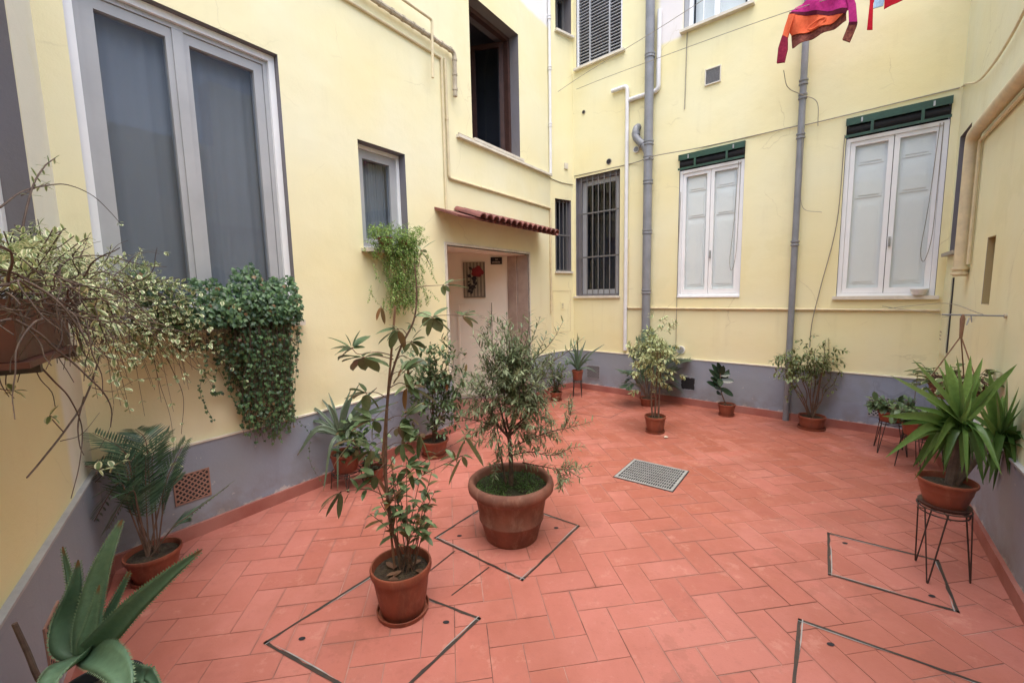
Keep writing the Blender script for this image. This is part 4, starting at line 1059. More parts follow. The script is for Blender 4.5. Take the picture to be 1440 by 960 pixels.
c = limb([A_(610, 444, -.05), A_(630, 443, -.06), A_(650, 444, -.07)], .002); whorl(c, [(678, 444), (672, 455), (664, 460), (660, 436), (640, 438), (668, 438)], W_=.03)
c = limb([A_(553, 500), A_(530, 495, -.02), A_(505, 498, -.04), A_(495, 490, -.05)]); whorl(c, [(462, 474), (466, 490), (472, 498), (506, 465), (520, 472), (513, 488), (486, 470), (476, 506)])
c = limb([A_(553, 505), A_(530, 500, -.05), A_(510, 502, -.07)]); whorl(c, [(476, 503), (482, 508), (497, 520), (514, 520), (532, 522), (545, 512), (520, 494), (500, 514), (538, 500), (548, 516)])
c = limb([A_(553, 510), A_(565, 500, .02), A_(577, 505, .03)]); whorl(c, [(560, 530), (575, 535), (590, 530), (600, 512), (592, 496), (566, 520)], dry=(0, 1))
c = limb([A_(548, 545), A_(562, 538, -.03), A_(572, 542, -.04)]); whorl(c, [(555, 556), (570, 575), (590, 560), (598, 545), (585, 530), (612, 566)], dry=(1,))
c = limb([A_(545, 560), A_(530, 552, -.03), A_(515, 552, -.05)]); whorl(c, [(492, 548), (498, 560), (515, 580), (532, 575), (505, 538), (485, 560)])
c = limb([A_(588, 376), A_(590, 366), A_(592, 352)], .0018); whorl(c, [(612, 338), (604, 372), (585, 345), (600, 355)], W_=.02)
for (bu, bv), (eu, ev) in (((546, 575), (525, 590)), ((545, 590), (570, 585)), ((543, 620), (522, 632)), ((543, 630), (566, 622)), ((544, 650), (528, 668)), ((545, 665), (572, 655)), ((547, 530), (568, 522)), ((545, 610), (560, 600)), ((572, 470), (560, 462)), ((556, 492), (578, 480))):
    c = limb([A_(bu, bv), A_((bu+eu)/2, (bv+ev)/2-3, -.03), A_(eu, ev, -.05)], .0022); sg = 1 if eu > bu else -1
    whorl(c, [(eu+sg*U(12, 36), ev+U(-22, 26)) for _ in range(4)]+[(eu-sg*U(0, 15), ev+U(12, 30)), (eu+sg*U(0, 12), ev+U(18, 34))], W_=.04, dry=(4,) if R() < .35 else ())
# dry hanging leaves under the sill fern
c = A_(536, 430); whorl(c, [(530, 450), (541, 455)], W_=.022, dry=(0, 1))
# lower shoots
for k in range(15):
    a = k*2.4; b0 = V3((x+.035*math.cos(a)+.03, y+.035*math.sin(a), .22)); t_ = A_(U(515, 615), U(640, 740), U(-.12, .12))
    P = spline([b0, b0.lerp(t_, .5)+V3((0, 0, .05)), t_], 5); ms.tube(P, lerp_r(.0032, .0015, len(P)), 5)
    leaves_along(ml, P, int(U(7, 11)), .075, .028, 60, .35, prof='oval', seg=5, bend=.5, dryp=.18)
for bb, tp in (((545, 720), (497, 618)), ((545, 700), (480, 690)), ((548, 690), (655, 615)), ((548, 705), (650, 640)), ((545, 660), (590, 610))):
    P = spline([A_(*bb), A_((bb[0]*.6+tp[0]*.4), (bb[1]*.6+tp[1]*.4)-8), A_(*tp, -.08)], 5); ms.tube(P, lerp_r(.0028, .0014, len(P)), 5)
    whorl(P[-1], [(tp[0]+U(-34, 34), tp[1]+U(-12, 42)) for _ in range(5)], W_=.026, dry=(0,) if tp[0] > 590 else ())
    leaves_along(ml, P, 5, .07, .024, 60, .4, prof='oval', seg=5, bend=.6, dryp=.2)
ms.build('branches', M['stem'], t2, True, True); ml.build('foliage', M['l_tall'], t2, True, True, angle=None)
mb = MB()
for k in range(9): a = U(0, 6.28); rr = U(.02, .11); leaf(mb, (x+rr*math.cos(a), y+rr*math.sin(a), .235), rdir(-.1, .3), U(.04, .08), .028, prof='oval', bend=.1)
mb.build('fallen_leaves', M['l_dry'], t2, True, True, angle=None)

# ---------- feathery palms (pinnate fronds)
def frond(ms, ml, P, L_, W_, n=26, r0=.004, vee=.5, start=.3, droop=.25):
    ms.tube(P, lerp_r(r0, .0012, len(P)), 5); N = len(P)-1
    for i in range(n):
        t = start + (1-start)*i/n; x_ = min(t*N, N-.001); j = int(x_); q = P[j].lerp(P[j+1], x_-j); d = (P[j+1]-P[j]).normalized()
        s = d.cross(UP); s = s.normalized() if s.length > .05 else V3((1, 0, 0)); l = L_*(.45+.75*math.sin(math.pi*min(1, (t-start)/(1-start)*.86+.1)))
        for sg in (-1, 1):
            leaf(ml, q, d*.75+s*sg+UP*vee*.35, l*U(.9, 1.08), W_, bend=droop, seg=3, prof='lance', fold=.3, side=d)
bx, by = -2.10, 2.32
t3 = thing('potted_palm', (bx, by, 0), 'dark feathery palm in a round terracotta pot in the near left corner', 'potted palm')
potmesh(t3, bx, by, 0, .137, .095, .16, soil_h=.85)
ms, ml = MB(), MB(); A_ = lambda u, v, yy=0: at(u, v, by+yy)
for mid_, tip in (((150, 650), (82, 668)), ((175, 635), (130, 608)), ((205, 620), (190, 603, .15)), ((215, 640), (238, 606, .18)), ((165, 680), (112, 770, -.15)), ((185, 690), (150, 745, -.12)), ((265, 725), (322, 682, .1)), ((240, 660), (262, 618, .2)), ((180, 625), (92, 640, .1)), ((205, 690), (205, 640, .05)), ((170, 650), (110, 700, -.02)), ((235, 690), (255, 665, .12))):
    yy = tip[2] if len(tip) > 2 else 0
    q = A_(*tip[:2], yy); m_ = A_(*mid_, yy*.6); b0 = V3((bx+U(-.03, .03), by+U(-.03, .03), .13)); P = spline([b0, b0.lerp(m_, .6)+V3((0, 0, .03)), m_, q], 6)
    frond(ms, ml, P, .115, .0105, 27, .005, start=.3)
ms.build('frond_stems', M['stem'], t3, True, True); ml.build('foliage', M['l_palm'], t3, True, True, angle=None)

# ---------- big agave, bottom left
ax, ay = -1.32, 1.22
t4 = thing('potted_agave', (ax, ay, 0), 'large blue-green spiny agave in the bottom left corner by the grey plinth', 'potted agave')
potmesh(t4, ax-.03, ay, 0, .13, .10, .36, mat='dark', soil_h=.9)
mg = MB(); A_ = lambda u, v, yy=0: at(u, v, ay+yy)
def bigleaf(pts, W_, twist=0, dry=0, r=.5, thick=.012, teeth=True, face=None):
    P = spline(pts, 7); N = len(P); rows = []
    for i, q in enumerate(P):
        t = i/(N-1); d = (P[min(i+1, N-1)]-P[max(i-1, 0)]).normalized(); f_ = face if face is not None else (CAM*0 + V3((.35, -1, .45)))
        s = d.cross(f_).normalized(); n = s.cross(d).normalized(); s = Matrix.Rotation(twist*t, 3, d) @ s; n = Matrix.Rotation(twist*t, 3, d) @ n
        w = W_*.5*(min(1, .6+t*1.5)*(1-t**1.7)**.85)+.002
        row = []
        for k, (a, b_) in enumerate(((-1, .30), (-.55, .04), (0, -.05), (.55, .04), (1, .30))): row.append(mg.vert(q+s*w*a+n*(w*b_), (min(1, max(0, r+.25*abs(a)-.1+U(-.05,.05))), abs(a), dry if t < .93 else .8)))
        for k, (a, b_) in enumerate(((.5, -.1), (-.5, -.1))): row.append(mg.vert(q+s*w*a+n*(w*b_-thick*(1-t*.8)), (r, 0, dry)))
        rows.append(row)
        if teeth and 0 < i < N-1:
            for sg, vv in ((-1, row[0]), (1, row[4])):
                for u_ in (0, .5):
                    c_ = V3(mg.v[vv]) + (P[min(i+1, N-1)]-q)*u_; mg.face(mg.vert(c_-d*.004, (1, 1, 0)), mg.vert(c_+s*sg*.006+d*.003, (1, 1, .3)), mg.vert(c_+d*.004, (1, 1, 0)))
    for a, b_ in zip(rows, rows[1:]):
        for k in range(7): mg.face(a[k], a[(k+1)%7], b_[(k+1)%7], b_[k])
cz = A_(118, 918)
bigleaf([cz, A_(125, 880, .02), A_(137, 820, .05), A_(152, 775, .07), A_(172, 730, .1)], .074)
bigleaf([cz, A_(150, 893, -.02), A_(190, 850, -.03), A_(235, 810, -.02), A_(284, 772, .0)], .074, .3, r=.25)
bigleaf([cz, A_(95, 905, .0), A_(92, 870, .02), A_(103, 830, .03), A_(110, 787, .04)], .075, 1.0, r=.15)
bigleaf([cz, A_(97, 930, -.08), A_(72, 955, -.15), A_(55, 1000, -.2)], .08, r=.7, face=V3((.1, -.5, 1)))
bigleaf([cz, A_(150, 925, -.1), A_(172, 950, -.17), A_(180, 1000, -.22)], .085, r=.55, face=V3((.1, -.5, 1)))
bigleaf([cz, A_(140, 890, .05), A_(160, 850, .08), A_(183, 802, .1)], .035, r=.1)
bigleaf([cz, A_(110, 880, .05), A_(100, 820, .1), A_(88, 768, .12)], .03, r=.2)
bigleaf([cz, A_(122, 900, .0), A_(130, 870, .01), A_(140, 822, .02)], .04, r=.7)
bigleaf([cz, A_(190, 945, -.1), A_(210, 948, -.1), A_(228, 975, -.12)], .05, r=.1)
mg.build('foliage', M['l_agave'], t4, True, True, angle=None)
ms = MB(); P = spline([V3((ax-.06, ay-.02, .33)), A_(62, 965, -.12), A_(38, 915, -.14), A_(20, 876, -.15)], 4); ms.tube(P, lerp_r(.008, .006, len(P)), 7); ms.build('dead_stick', M['twig'], t4, True, True)

# ---------- bushy plant left of the door
x, y = -.80, 4.12
t5 = thing('potted_shrub', (x, y, 0), 'bushy dark green shrub in a terracotta pot left of the doorway', 'potted shrub')
potmesh(t5, x, y, 0, .145, .105, .165)
ms, ml = MB(), MB(); A_ = lambda u, v, yy=0: at(u, v, y+yy)
tips = [A_(U(592, 645), U(490, 570), U(-.15, .15)) for _ in range(9)] + [A_(603, 480)]
for P in stems(ms, (x, y, .14), tips, .006, .002, .02): leaves_along(ml, P, 14, .062, .022, 60, .45, prof='oval', seg=4, bend=.4)
for k in range(170):
    u, v = 612+random.gauss(0, 19), 545+random.gauss(0, 29); q = A_(u, v, U(-.2, .2)); P = branch(q, rdir(-.3, 1), .1, 3, .05, .3); ms.tube(P, .0013, 4, cap=False)
    leaves_along(ml, P, 8, .068, .026, 60, .0, prof='oval', seg=4, bend=.4, dryp=.02)
ms.build('branches', M['stem'], t5, True, True); ml.build('foliage', M['l_shrub'], t5, True, True, angle=None)

# ---------- aloe with broad-leaved companion on a low stand
x, y = -1.42, 3.46
stand(x, y, .145, .115, 'low black iron stand under the spiky aloe pot by the left wall', 4, .4, hair=.02)
t6 = thing('potted_aloe', (x, y, .15), 'spiky aloe with soft round leaves spilling over its pot by the left wall', 'potted aloe')
potmesh(t6, x, y, .15, .125, .09, .155, saucer=False)
mg = MB(); ml = MB(); A_ = lambda u, v, yy=0: at(u, v, y+yy); c0 = A_(478, 606)
for tip, w_ in (((452, 560, .1), .03), ((462, 552, .1), .022), ((505, 540, .12), .025), ((492, 560, .0), .05), ((424, 565, .05), .028), ((425, 592, 0), .03), ((402, 573, .1), .025), ((418, 640, -.15), .055), ((405, 618, -.05), .025), ((540, 558, .0), .04), ((548, 575, -.02), .04), ((530, 545, .08), .035), ((550, 590, .0), .03), ((462, 568, -.05), .03), ((455, 690, -.2), .03), ((475, 690, -.22), .025), ((493, 548, .1), .028), ((485, 565, .1), .03), ((560, 565, .1), .03)):
    q = A_(*tip); m_ = c0.lerp(q, .5) + V3((0, 0, .035 if tip[1] < 640 else .12)); 
    bigleaf([c0 - V3((0, 0, .03)), m_, q], w_, r=U(.3, .9), thick=.006, teeth=False)
mg.build('aloe_leaves', M['l_aloe'], t6, True, True, angle=None)
for k in range(130):
    q = A_(488+abs(random.gauss(0, 1))*24-8, 608+U(-18, 36), U(-.15, .1)); leaf(ml, q, V3((U(-.4, 1), U(-1, .3), U(-.3, .4))), U(.06, .10), U(.03, .045), prof='oval', seg=5, bend=.5, roll=U(-.5, .5), dry=.5 if R() < .08 else 0)
ml.build('soft_leaves', M['l_shrub'], t6, True, True, angle=None)
# small red pot beside it
x, y = -1.22, 3.56
t6b = thing('small_potted_plant', (x, y, 0), 'small low pot of broad leaves on the floor right of the aloe stand', 'potted plant')
potmesh(t6b, x, y, 0, .085, .065, .12)
ml = MB()
for k in range(60): a = U(0, 6.28); leaf(ml, (x+.04*math.cos(a), y+.04*math.sin(a), .12+U(0, .1)), V3((math.cos(a), math.sin(a), U(.1, 1))), U(.06, .11), .035, prof='oval', seg=5, bend=.7)
ml.build('foliage', M['l_shrub'], t6b, True, True, angle=None)

# ---------- small pot by the doorway, right
x, y = .64, 6.2
t7 = thing('small_potted_shrub', (x, y, 0), 'small leafy shrub in a square-shouldered pot right of the doorway', 'potted shrub')
potmesh(t7, x, y, 0, .093, .07, .125, saucer=True)
ms, ml = MB(), MB(); A_ = lambda u, v, yy=0: at(u, v, y+yy)
for P in stems(ms, (x, y, .1), [A_(U(768, 796), U(500, 535), U(-.1, .1)) for _ in range(11)], .004, .0015, .015): leaves_along(ml, P, 16, .07, .024, 60, .1, prof='lance', seg=4, bend=.4)
for k in range(60):
    P = branch(A_(782+random.gauss(0, 9), 527+random.gauss(0, 11), U(-.1, .1)), rdir(-.2, 1), .08, 3); leaves_along(ml, P, 6, .06, .02, 60, 0, seg=4, bend=.4)
ms.build('branches', M['stem'], t7, True, True); ml.build('foliage', M['l_shrub'], t7, True, True, angle=None)

# ---------- aloe on a slim stand in the far corner
x, y = .99, 6.42
stand(x, y, .255, .075, 'slim black stand in the far corner carrying a small aloe', 4, .6, splay=1.2, hair=.012)
t8 = thing('small_potted_aloe', (x, y, .26), 'small thin-leaved aloe in a pot on the slim stand in the far corner', 'potted aloe')
potmesh(t8, x, y, .26, .088, .066, .15, saucer=False)
mg = MB(); A_ = lambda u, v, yy=0: at(u, v, y+yy); c0 = V3((x, y, .42))
for tip in ((812, 468), (803, 480), (796, 490), (824, 478), (829, 495), (850, 484), (826, 510), (789, 500), (795, 512), (840, 524), (806, 475), (818, 488), (800, 500), (834, 505), (792, 508), (822, 505)):
    q = A_(*tip, U(-.15, .15)); bigleaf([c0, c0.lerp(q, .5)+V3((0, 0, .05)), q], .03, r=U(.1, .6), thick=.006, teeth=False)
mg.build('foliage', M['l_aloe'], t8, True, True, angle=None)

# ---------- palm behind the ficus
x, y = 1.88, 5.82
t9 = thing('potted_palm', (x, y, 0), 'feathery palm in a pot against the back plinth, behind the variegated ficus', 'potted palm')
potmesh(t9, x, y, 0, .12, .088, .115, saucer=False)
ms, ml = MB(), MB(); A_ = lambda u, v, yy=0: at(u, v, y+yy)
for tip in ((885, 525), (890, 490), (897, 475), (912, 465), (935, 490), (955, 505), (970, 505), (950, 535), (958, 550), (882, 535), (925, 480), (880, 545), (940, 548), (945, 488), (905, 500)):
    q = A_(*tip, U(-.2, .15)); b0 = V3((x, y, .1)); m_ = b0.lerp(q, .6)+V3((0, 0, .12 if tip[1] > 500 else .03)); P = spline([b0+V3((U(-.02, .02), U(-.02, .02), 0)), m_, q], 6); frond(ms, ml, P, .15, .015, 24, .004, start=.3)
for k in range(9):
    a = k*.7+.2; b0 = V3((x, y, .1)); q = b0+V3((.42*math.cos(a), .3*math.sin(a)-.05, U(.35, .75))); P = spline([b0, b0.lerp(q, .55)+V3((0, 0, .1)), q], 6); frond(ms, ml, P, .14, .014, 22, .004, start=.3)
ms.build('frond_stems', M['stem'], t9, True, True); ml.build('foliage', M['l_palm'], t9, True, True, angle=None)

# ---------- variegated ficus with three stems
x, y = 1.60, 4.69
t10 = thing('potted_ficus', (x, y, 0), 'pale variegated ficus with three bare brown stems standing on the open floor', 'potted ficus')
potmesh(t10, x, y, 0, .118, .088, .185, soil='moss')
ms, ml = MB(), MB(); A_ = lambda u, v, yy=0: at(u, v, y+yy)
for s_, t_ in (((x-.03, y, .16), (918, 470)), ((x+.0, y+.01, .16), (924, 480)), ((x+.035, y-.005, .16), (929, 490))):
    P = spline([s_, A_(t_[0]-2, 560), A_(t_[0], 520), A_(*t_)], 4); ms.tube(P, lerp_r(.011, .004, len(P)), 7)
for k in range(110):
    u, v = 921+random.gauss(0, 12), 496+random.gauss(0, 16); q = A_(u, v, random.gauss(0, .09)); dr = (q - A_(922, 510)).normalized()+rdir()*.6
    P = branch(q, dr, U(.06, .13), 4, .12, .2); ms.tube(P, .0015, 4, cap=False); leaves_along(ml, P, 9, .055, .024, 55, 0, prof='oval', seg=4, bend=.6)
for k in range(10):
    q = A_(918+U(-10, 16), 543+U(-6, 8), U(-.05, .05)); leaf(ml, q, rdir(-.3, .4), .05, .02, prof='oval')
ms.build('trunks', M['stem'], t10, True, True); ml.build('foliage', M['l_cream'], t10, True, True, angle=None)
P_ = ground(934, 616); ml = MB(); leaf(ml, P_+V3((0, 0, .008)), V3((1, .2, .15)), .05, .045, prof='oval', bend=.1); leaf(ml, P_+V3((0, 0, .012)), V3((.4, -.6, .3)), .04, .03, prof='oval', bend=.1)
tag(ml.build('fallen_leaf', M['lip'], None, True, angle=None), 'curled pale fallen leaf on the floor beside the ficus pot', 'leaf')

# ---------- rubber plant
x, y = 2.70, 5.27
t11 = thing('potted_rubber_plant', (x, y, 0), 'small rubber plant with dark glossy leaves in a pot between the two back drainpipes', 'potted rubber plant')
potmesh(t11, x, y, 0, .104, .078, .145)
ms, ml = MB(), MB(); A_ = lambda u, v, yy=0: at(u, v, y+yy)
P = spline([(x, y, .12), A_(1014, 550), A_(1013, 530), A_(1012, 522)], 4); ms.tube(P, lerp_r(.008, .004, len(P)), 7)
for b_, tip in ((540, (998, 532)), (545, (993, 538)), (535, (1032, 538)), (545, (1030, 558)), (530, (1000, 512, -.02)), (528, (1018, 514, -.02)), (535, (996, 520)), (524, (1008, 510)), (540, (1026, 520)), (552, (1008, 556, -.1)), (532, (1012, 545, -.12)), (550, (1020, 548, -.1)), (527, (1027, 528)), (545, (1005, 548, -.08))):
    c_ = A_(1013, b_); q = A_(*tip) if len(tip) == 3 else A_(*tip, U(-.08, .05)); d = q-c_; leaf(ml, c_, d+V3((0, 0, .03)), d.length*1.02, .075, prof='oval', seg=7, bend=.12, fold=.2, side=d.cross(V3((0, -1, .6))))
ms.build('trunk', M['stem'], t11, True, True); ml.build('foliage', M['l_rubber'], t11, True, True, angle=None)

# ---------- weeping fig near the right
x, y = 3.38, 4.70
t12 = thing('potted_ficus', (x, y, 0), 'spreading green weeping fig in a brown pot in front of the slim drainpipe', 'potted ficus')
potmesh(t12, x, y, 0, .135, .112, .145, rim=.2)
ms, ml = MB(), MB(); A_ = lambda u, v, yy=0: at(u, v, y+yy)
tips = [A_(*q, U(-.12, .12)) for q in ((1108, 508), (1120, 500), (1135, 492), (1148, 490), (1162, 478), (1168, 475), (1160, 500), (1172, 520), (1180, 525), (1130, 515), (1145, 510), (1098, 515), (1115, 535))]
for P in stems(ms, (x, y, .12), tips, .007, .002, .018): leaves_along(ml, P, 16, .05, .021, 60, .55, prof='oval', seg=4, bend=.5)
for k in range(135):
    u = 1135+random.gauss(0, 18); v = 512+random.gauss(0, 12)-(u-1137)*.12; q = A_(u, v, random.gauss(0, .12)); dr = V3((u-1137, U(-15, 15), U(-5, 18)))
    P = branch(q, dr, U(.07, .15), 4, .22, .2); ms.tube(P, .0013, 4, cap=False); leaves_along(ml, P, 8, .05, .021, 55, 0, prof='oval', seg=4, bend=.6)
for pts in (((1118, 515), (1102, 522), (1091, 534)), ((1125, 530), (1112, 545), (1106, 565)), ((1150, 520), (1172, 535), (1170, 552), (1158, 556)), ((1160, 505), (1178, 518), (1184, 528)), ((1120, 505), (1100, 508), (1086, 511))):
    P = spline([A_(*q, -.03) for q in pts], 4); ms.tube(P, .0016, 4, cap=False); leaves_along(ml, P, 7, .055, .024, 60, .4, prof='oval', seg=4, bend=.7)
ms.build('branches', M['stem'], t12, True, True); ml.build('foliage', M['l_ficus'], t12, True, True, angle=None)

# ---------- two trough pots on stands, right
def mixed(name, x, y, z, label, rx, ry, h, rot, n, span, lm, zup=.18, lsize=.075):
    t_ = thing(name, (x, y, z), label, 'potted plant'); potmesh(t_, x, y, z, rx, rx*.8, h, saucer=False, sy=ry/rx, rot=rot, rim=.2)
    ms, ml = MB(), MB()
    for k in range(n):
        a = U(0, 6.28); b0 = V3((x+.5*rx*math.cos(a), y+.4*rx*math.sin(a), z+h*.8)); q = b0 + V3((span*math.cos(a)*U(.3, 1), span*math.sin(a)*U(.3, 1), U(.0, zup)))
        P = spline([b0, b0.lerp(q, .5)+V3((0, 0, .04)), q], 3); ms.tube(P, .002, 4, cap=False); leaves_along(ml, P, 4, lsize, lsize*.5, 60, .4, prof='oval', seg=5, bend=.7)
    ms.build('stems', M['stem'], t_, True, True); ml.build('foliage', M[lm], t_, True, True, angle=None); return t_, ms
x, y = 3.63, 3.97
stand(x, y, .31, .10, 'rear black hairpin stand by the right corner, partly hidden by its neighbour', 4, .2, splay=1.5, hair=.02)
tt, _ = mixed('potted_peperomia', x, y, .315, 'low leafy plant in a brown trough pot on the rear stand at the right', .15, .11, .10, .4, 44, .15, 'l_shrub', .12)
ms, ml = MB(), MB()
for pts in ([(1248, 572), (1240, 560), (1229, 550)], [(1285, 570), (1288, 545), (1291, 522)]):
    P = spline([at(*q, y) for q in pts], 4); ms.tube(P, .003, 5)
    if pts[-1][0] < 1240: leaf(ml, P[-1], V3((0, -.3, -1)), .09, .06, prof='oval', seg=6)
    else:
        for k in range(7): leaf(ml, P[-1], V3((math.cos(k*.9), math.sin(k*.9), .15)), .10, .035, prof='oval', seg=5, bend=.4)
ms.build('tall_stems', M['stem'], tt, True, True); ml.build('tall_leaves', M['l_shrub'], tt, True, True, angle=None)
x, y = 3.50, 3.54
stand(x, y, .315, .125, 'front black hairpin stand by the right corner with a brown bowl on it', 4, .9, splay=1.25, hair=.03)
mixed('potted_creeper', x, y, .32, 'grey-green leafy plant in a wide brown bowl on the front stand at the right', .165, .14, .13, .2, 46, .17, 'l_shrub', .14)
# yellow-green plant by the wall, behind the yucca
x, y = 3.38, 3.05
stand(x, y, .30, .11, 'black stand hidden behind the yucca, against the right wall', 3, .5)
mixed('potted_croton', x, y, .305, 'yellow-green leafy plant against the right wall, seen behind the yucca', .14, .14, .13, 0, 60, .13, 'l_cream', .2, .075)

# ---------- hanging basket on the right wall
bk = E.w(2.08, 0, 1.40)
br = thing('wall_bracket', bk, 'thin metal rod sticking out of the right wall above the hanging basket', 'bracket')
mb = MB(); mb.tube([E.w(2.08, .01, 1.40), E.w(2.08, -.28, 1.405)], .005, 7); mb.build('rod', M['galv'], br, True, True)
mb = MB(); mb.tube([E.w(2.08, .01, 1.40), E.w(2.08, -.012, 1.40)], .013, 8); mb.build('wall_plug', M['condB'], br, True, True)
hp = E.w(2.08, -.185, 1.40); bc = V3((hp.x, hp.y, .93))
hb_ = thing('hanging_basket', bc - V3((0, 0, .07)), 'woven hanging basket of round-leaved greenery on three cords by the right wall', 'hanging basket')
for k in range(3):
    a = k*2.094+.5; P = [hp, hp.lerp(bc+V3((0,0,.4)), .5), V3((hp.x, hp.y, 1.29)), bc+V3((.125*math.cos(a), .125*math.sin(a), .07))]
    mb = MB(); mb.tube([V3((hp.x, hp.y, 1.27)), bc+V3((.125*math.cos(a), .125*math.sin(a), .06))], .004, 6); mb.build('cord', M['stake'], hb_, True, True)
mb = MB(); mb.tube([hp+V3((0, 0, .008)), hp-V3((0, 0, .02)), V3((hp.x, hp.y, 1.26))], [.006, .013, .008], 8); mb.build('rope_knot', M['stake'], hb_, True, True)
mb = MB(); mb.lathe([(.07, -.07), (.10, -.05), (.125, 0), (.135, .06), (.125, .06), (.11, .0), (.001, .0)], bc, 28); mb.build('basket', M['brown'], hb_, True, True)
mb = MB()
for j in range(4):
    z_ = -.05+j*.033; r_ = .107+.033*(j/3)
    for k in range(14):
        a0_, a1_ = k/14*6.283, (k+.9)/14*6.283; mb.tube([bc+V3((r_*math.cos(a0_), r_*math.sin(a0_), z_)), bc+V3((r_*1.03*math.cos((a0_+a1_)/2), r_*1.03*math.sin((a0_+a1_)/2), z_+.016)), bc+V3((r_*math.cos(a1_), r_*math.sin(a1_), z_))], .005, 5)
mb.build('weave', M['stake'], hb_, True, True)
ml = MB(); ms = MB()
for k in range(80):
    a = U(0, 6.28); b0 = bc+V3((.09*math.cos(a), .09*math.sin(a), .04)); q = b0+V3((U(.02, .11)*math.cos(a), U(.02, .11)*math.sin(a), U(-.06, .10))); ms.tube([b0, q], .0015, 4, cap=False)
    leaf(ml, q, V3((math.cos(a)+U(-.5, .5), math.sin(a)+U(-.5, .5), U(-.5, .5))), U(.045, .07), .05, prof='oval', seg=5, bend=.5)
ms.build('stems', M['stem'], hb_, True, True); ml.build('foliage', M['l_ficus'], hb_, True, True, angle=None)
cable('clothes_line', [D.w(DR-.4, -.01, 1.36), E.w(.3, -.03, 1.42), E.w(2.08, -.10, 1.408)], .0025, 'short string tied from the back wall pipe to the bracket rod', 'cable', 'clothes line')
cable('clothes_line', [D.w(DR-.45, -.01, 1.38), E.w(.5, -.05, 1.32), E.w(1.0, -.13, 1.33)], .0025, 'loose lower string with clips near the meter cupboard', 'cable', 'clothes line')
for k, (u, v) in enumerate(((1361, 452), (1366, 448), (1374, 443), (1379, 445))):
    q = at(u, v, E.w(1.4, -.15, 0).y); mb = MB(); d = V3((U(-.3, .6), 0, 1)).normalized(); mb.tube([q-d*.03, q, q+d*.03], [.003, .006, .004], 6)
    o = mb.build('clothes_peg', M['alu'], None, True); tag(o, 'grey clothes peg clipped on the short string by the right wall', 'clothes peg', 'clothes pegs on the short string')

# ---------- yucca on its stand
x, y = 2.32, 2.19
stand(x, y, .405, .108, 'tall black wire stand under the yucca pot at the right', 3, -.55, splay=1.2, hair=.048)
t14 = thing('potted_yucca', (x, y, .41), 'big yucca with two sword-leaved heads in a bowl pot at the right', 'potted yucca')
potmesh(t14, x, y, .41, .124, .082, .15, saucer=False, rim=.12, soil_h=.8)
mb = MB(); mb.lathe([(.100, .408), (.107, .425), (.100, .426), (.001, .411)], (x, y, 0), 32); mb.build('saucer', M['brown'], t14, True, True)
mg, ms = MB(), MB(); A_ = lambda u, v, yy=0: at(u, v, y+yy)
h1 = A_(1350, 598, 0); h2 = A_(1405, 612, .12)
for hd in (h1, h2):
    P = spline([(x+.02, y, .50), V3((x+.03, y, .56)).lerp(hd, .5), hd], 4); ms.tube(P, lerp_r(.024, .02, len(P)), 9)
def sword(c, tip, W_, sag=.0, r=None, r0=.5): 
    d = tip-c; m_ = c.lerp(tip, .5)+V3((0, 0, sag)); P = spline([c, c.lerp(tip, .2)+V3((0, 0, sag*.6)), m_, tip], 4); N = len(P); prev = None; r = R() if r is None else r
    f_ = V3((U(-.5, .5), -1, U(.2, .9)))
    for i, q in enumerate(P):
        t_ = i/(N-1); dd = (P[min(i+1, N-1)]-P[max(i-1, 0)]).normalized(); s = dd.cross(f_).normalized(); n = s.cross(dd); w = W_*.5*min(1, .45+t_*1.8)*(1-t_**3)**.9+.0006
        row = [mg.vert(q-s*w+n*w*.35, (r, 1, 0)), mg.vert(q, (r*.9, 0, 0)), mg.vert(q+s*w+n*w*.35, (r, 1, 0))]
        if prev: mg.face(prev[0], prev[1], row[1], row[0]); mg.face(prev[1], prev[2], row[2], row[1])
        prev = row
T1 = [(1283, 505), (1253, 528), (1240, 585), (1265, 597), (1245, 643), (1285, 675), (1290, 657), (1328, 503), (1345, 500), (1365, 500), (1382, 503), (1430, 512), (1320, 515), (1336, 512), (1343, 690), (1368, 650), (1362, 665), (1310, 640), (1295, 610), (1395, 640), (1300, 560), (1372, 530), (1270, 625), (1327, 655), (1380, 670)]
T2 = [(1433, 543), (1440, 572), (1450, 590), (1455, 610), (1385, 540), (1400, 548), (1410, 556), (1396, 690), (1422, 693), (1445, 700), (1460, 650), (1465, 560), (1390, 520), (1452, 670), (1374, 660), (1416, 530), (1470, 600), (1435, 560), (1480, 630)]
for hd, TT, yy in ((h1, T1, 0), (h2, T2, .12)):
    for k, tp in enumerate(TT):
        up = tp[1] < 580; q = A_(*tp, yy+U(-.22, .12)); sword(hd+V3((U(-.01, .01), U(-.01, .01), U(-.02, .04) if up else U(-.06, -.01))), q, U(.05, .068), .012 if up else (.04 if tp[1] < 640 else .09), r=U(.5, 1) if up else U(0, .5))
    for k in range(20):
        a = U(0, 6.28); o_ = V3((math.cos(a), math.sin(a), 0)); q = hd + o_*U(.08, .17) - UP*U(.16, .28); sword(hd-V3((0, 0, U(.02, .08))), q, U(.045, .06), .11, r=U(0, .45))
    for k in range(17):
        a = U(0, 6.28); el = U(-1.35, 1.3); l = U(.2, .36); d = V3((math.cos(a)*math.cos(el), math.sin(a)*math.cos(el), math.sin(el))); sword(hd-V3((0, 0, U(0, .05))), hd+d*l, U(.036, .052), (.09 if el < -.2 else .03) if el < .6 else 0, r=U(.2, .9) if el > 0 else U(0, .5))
ms.build('trunk', M['twig'], t14, True, True); mg.build('foliage', M['l_yucca'], t14, True, True, angle=None)

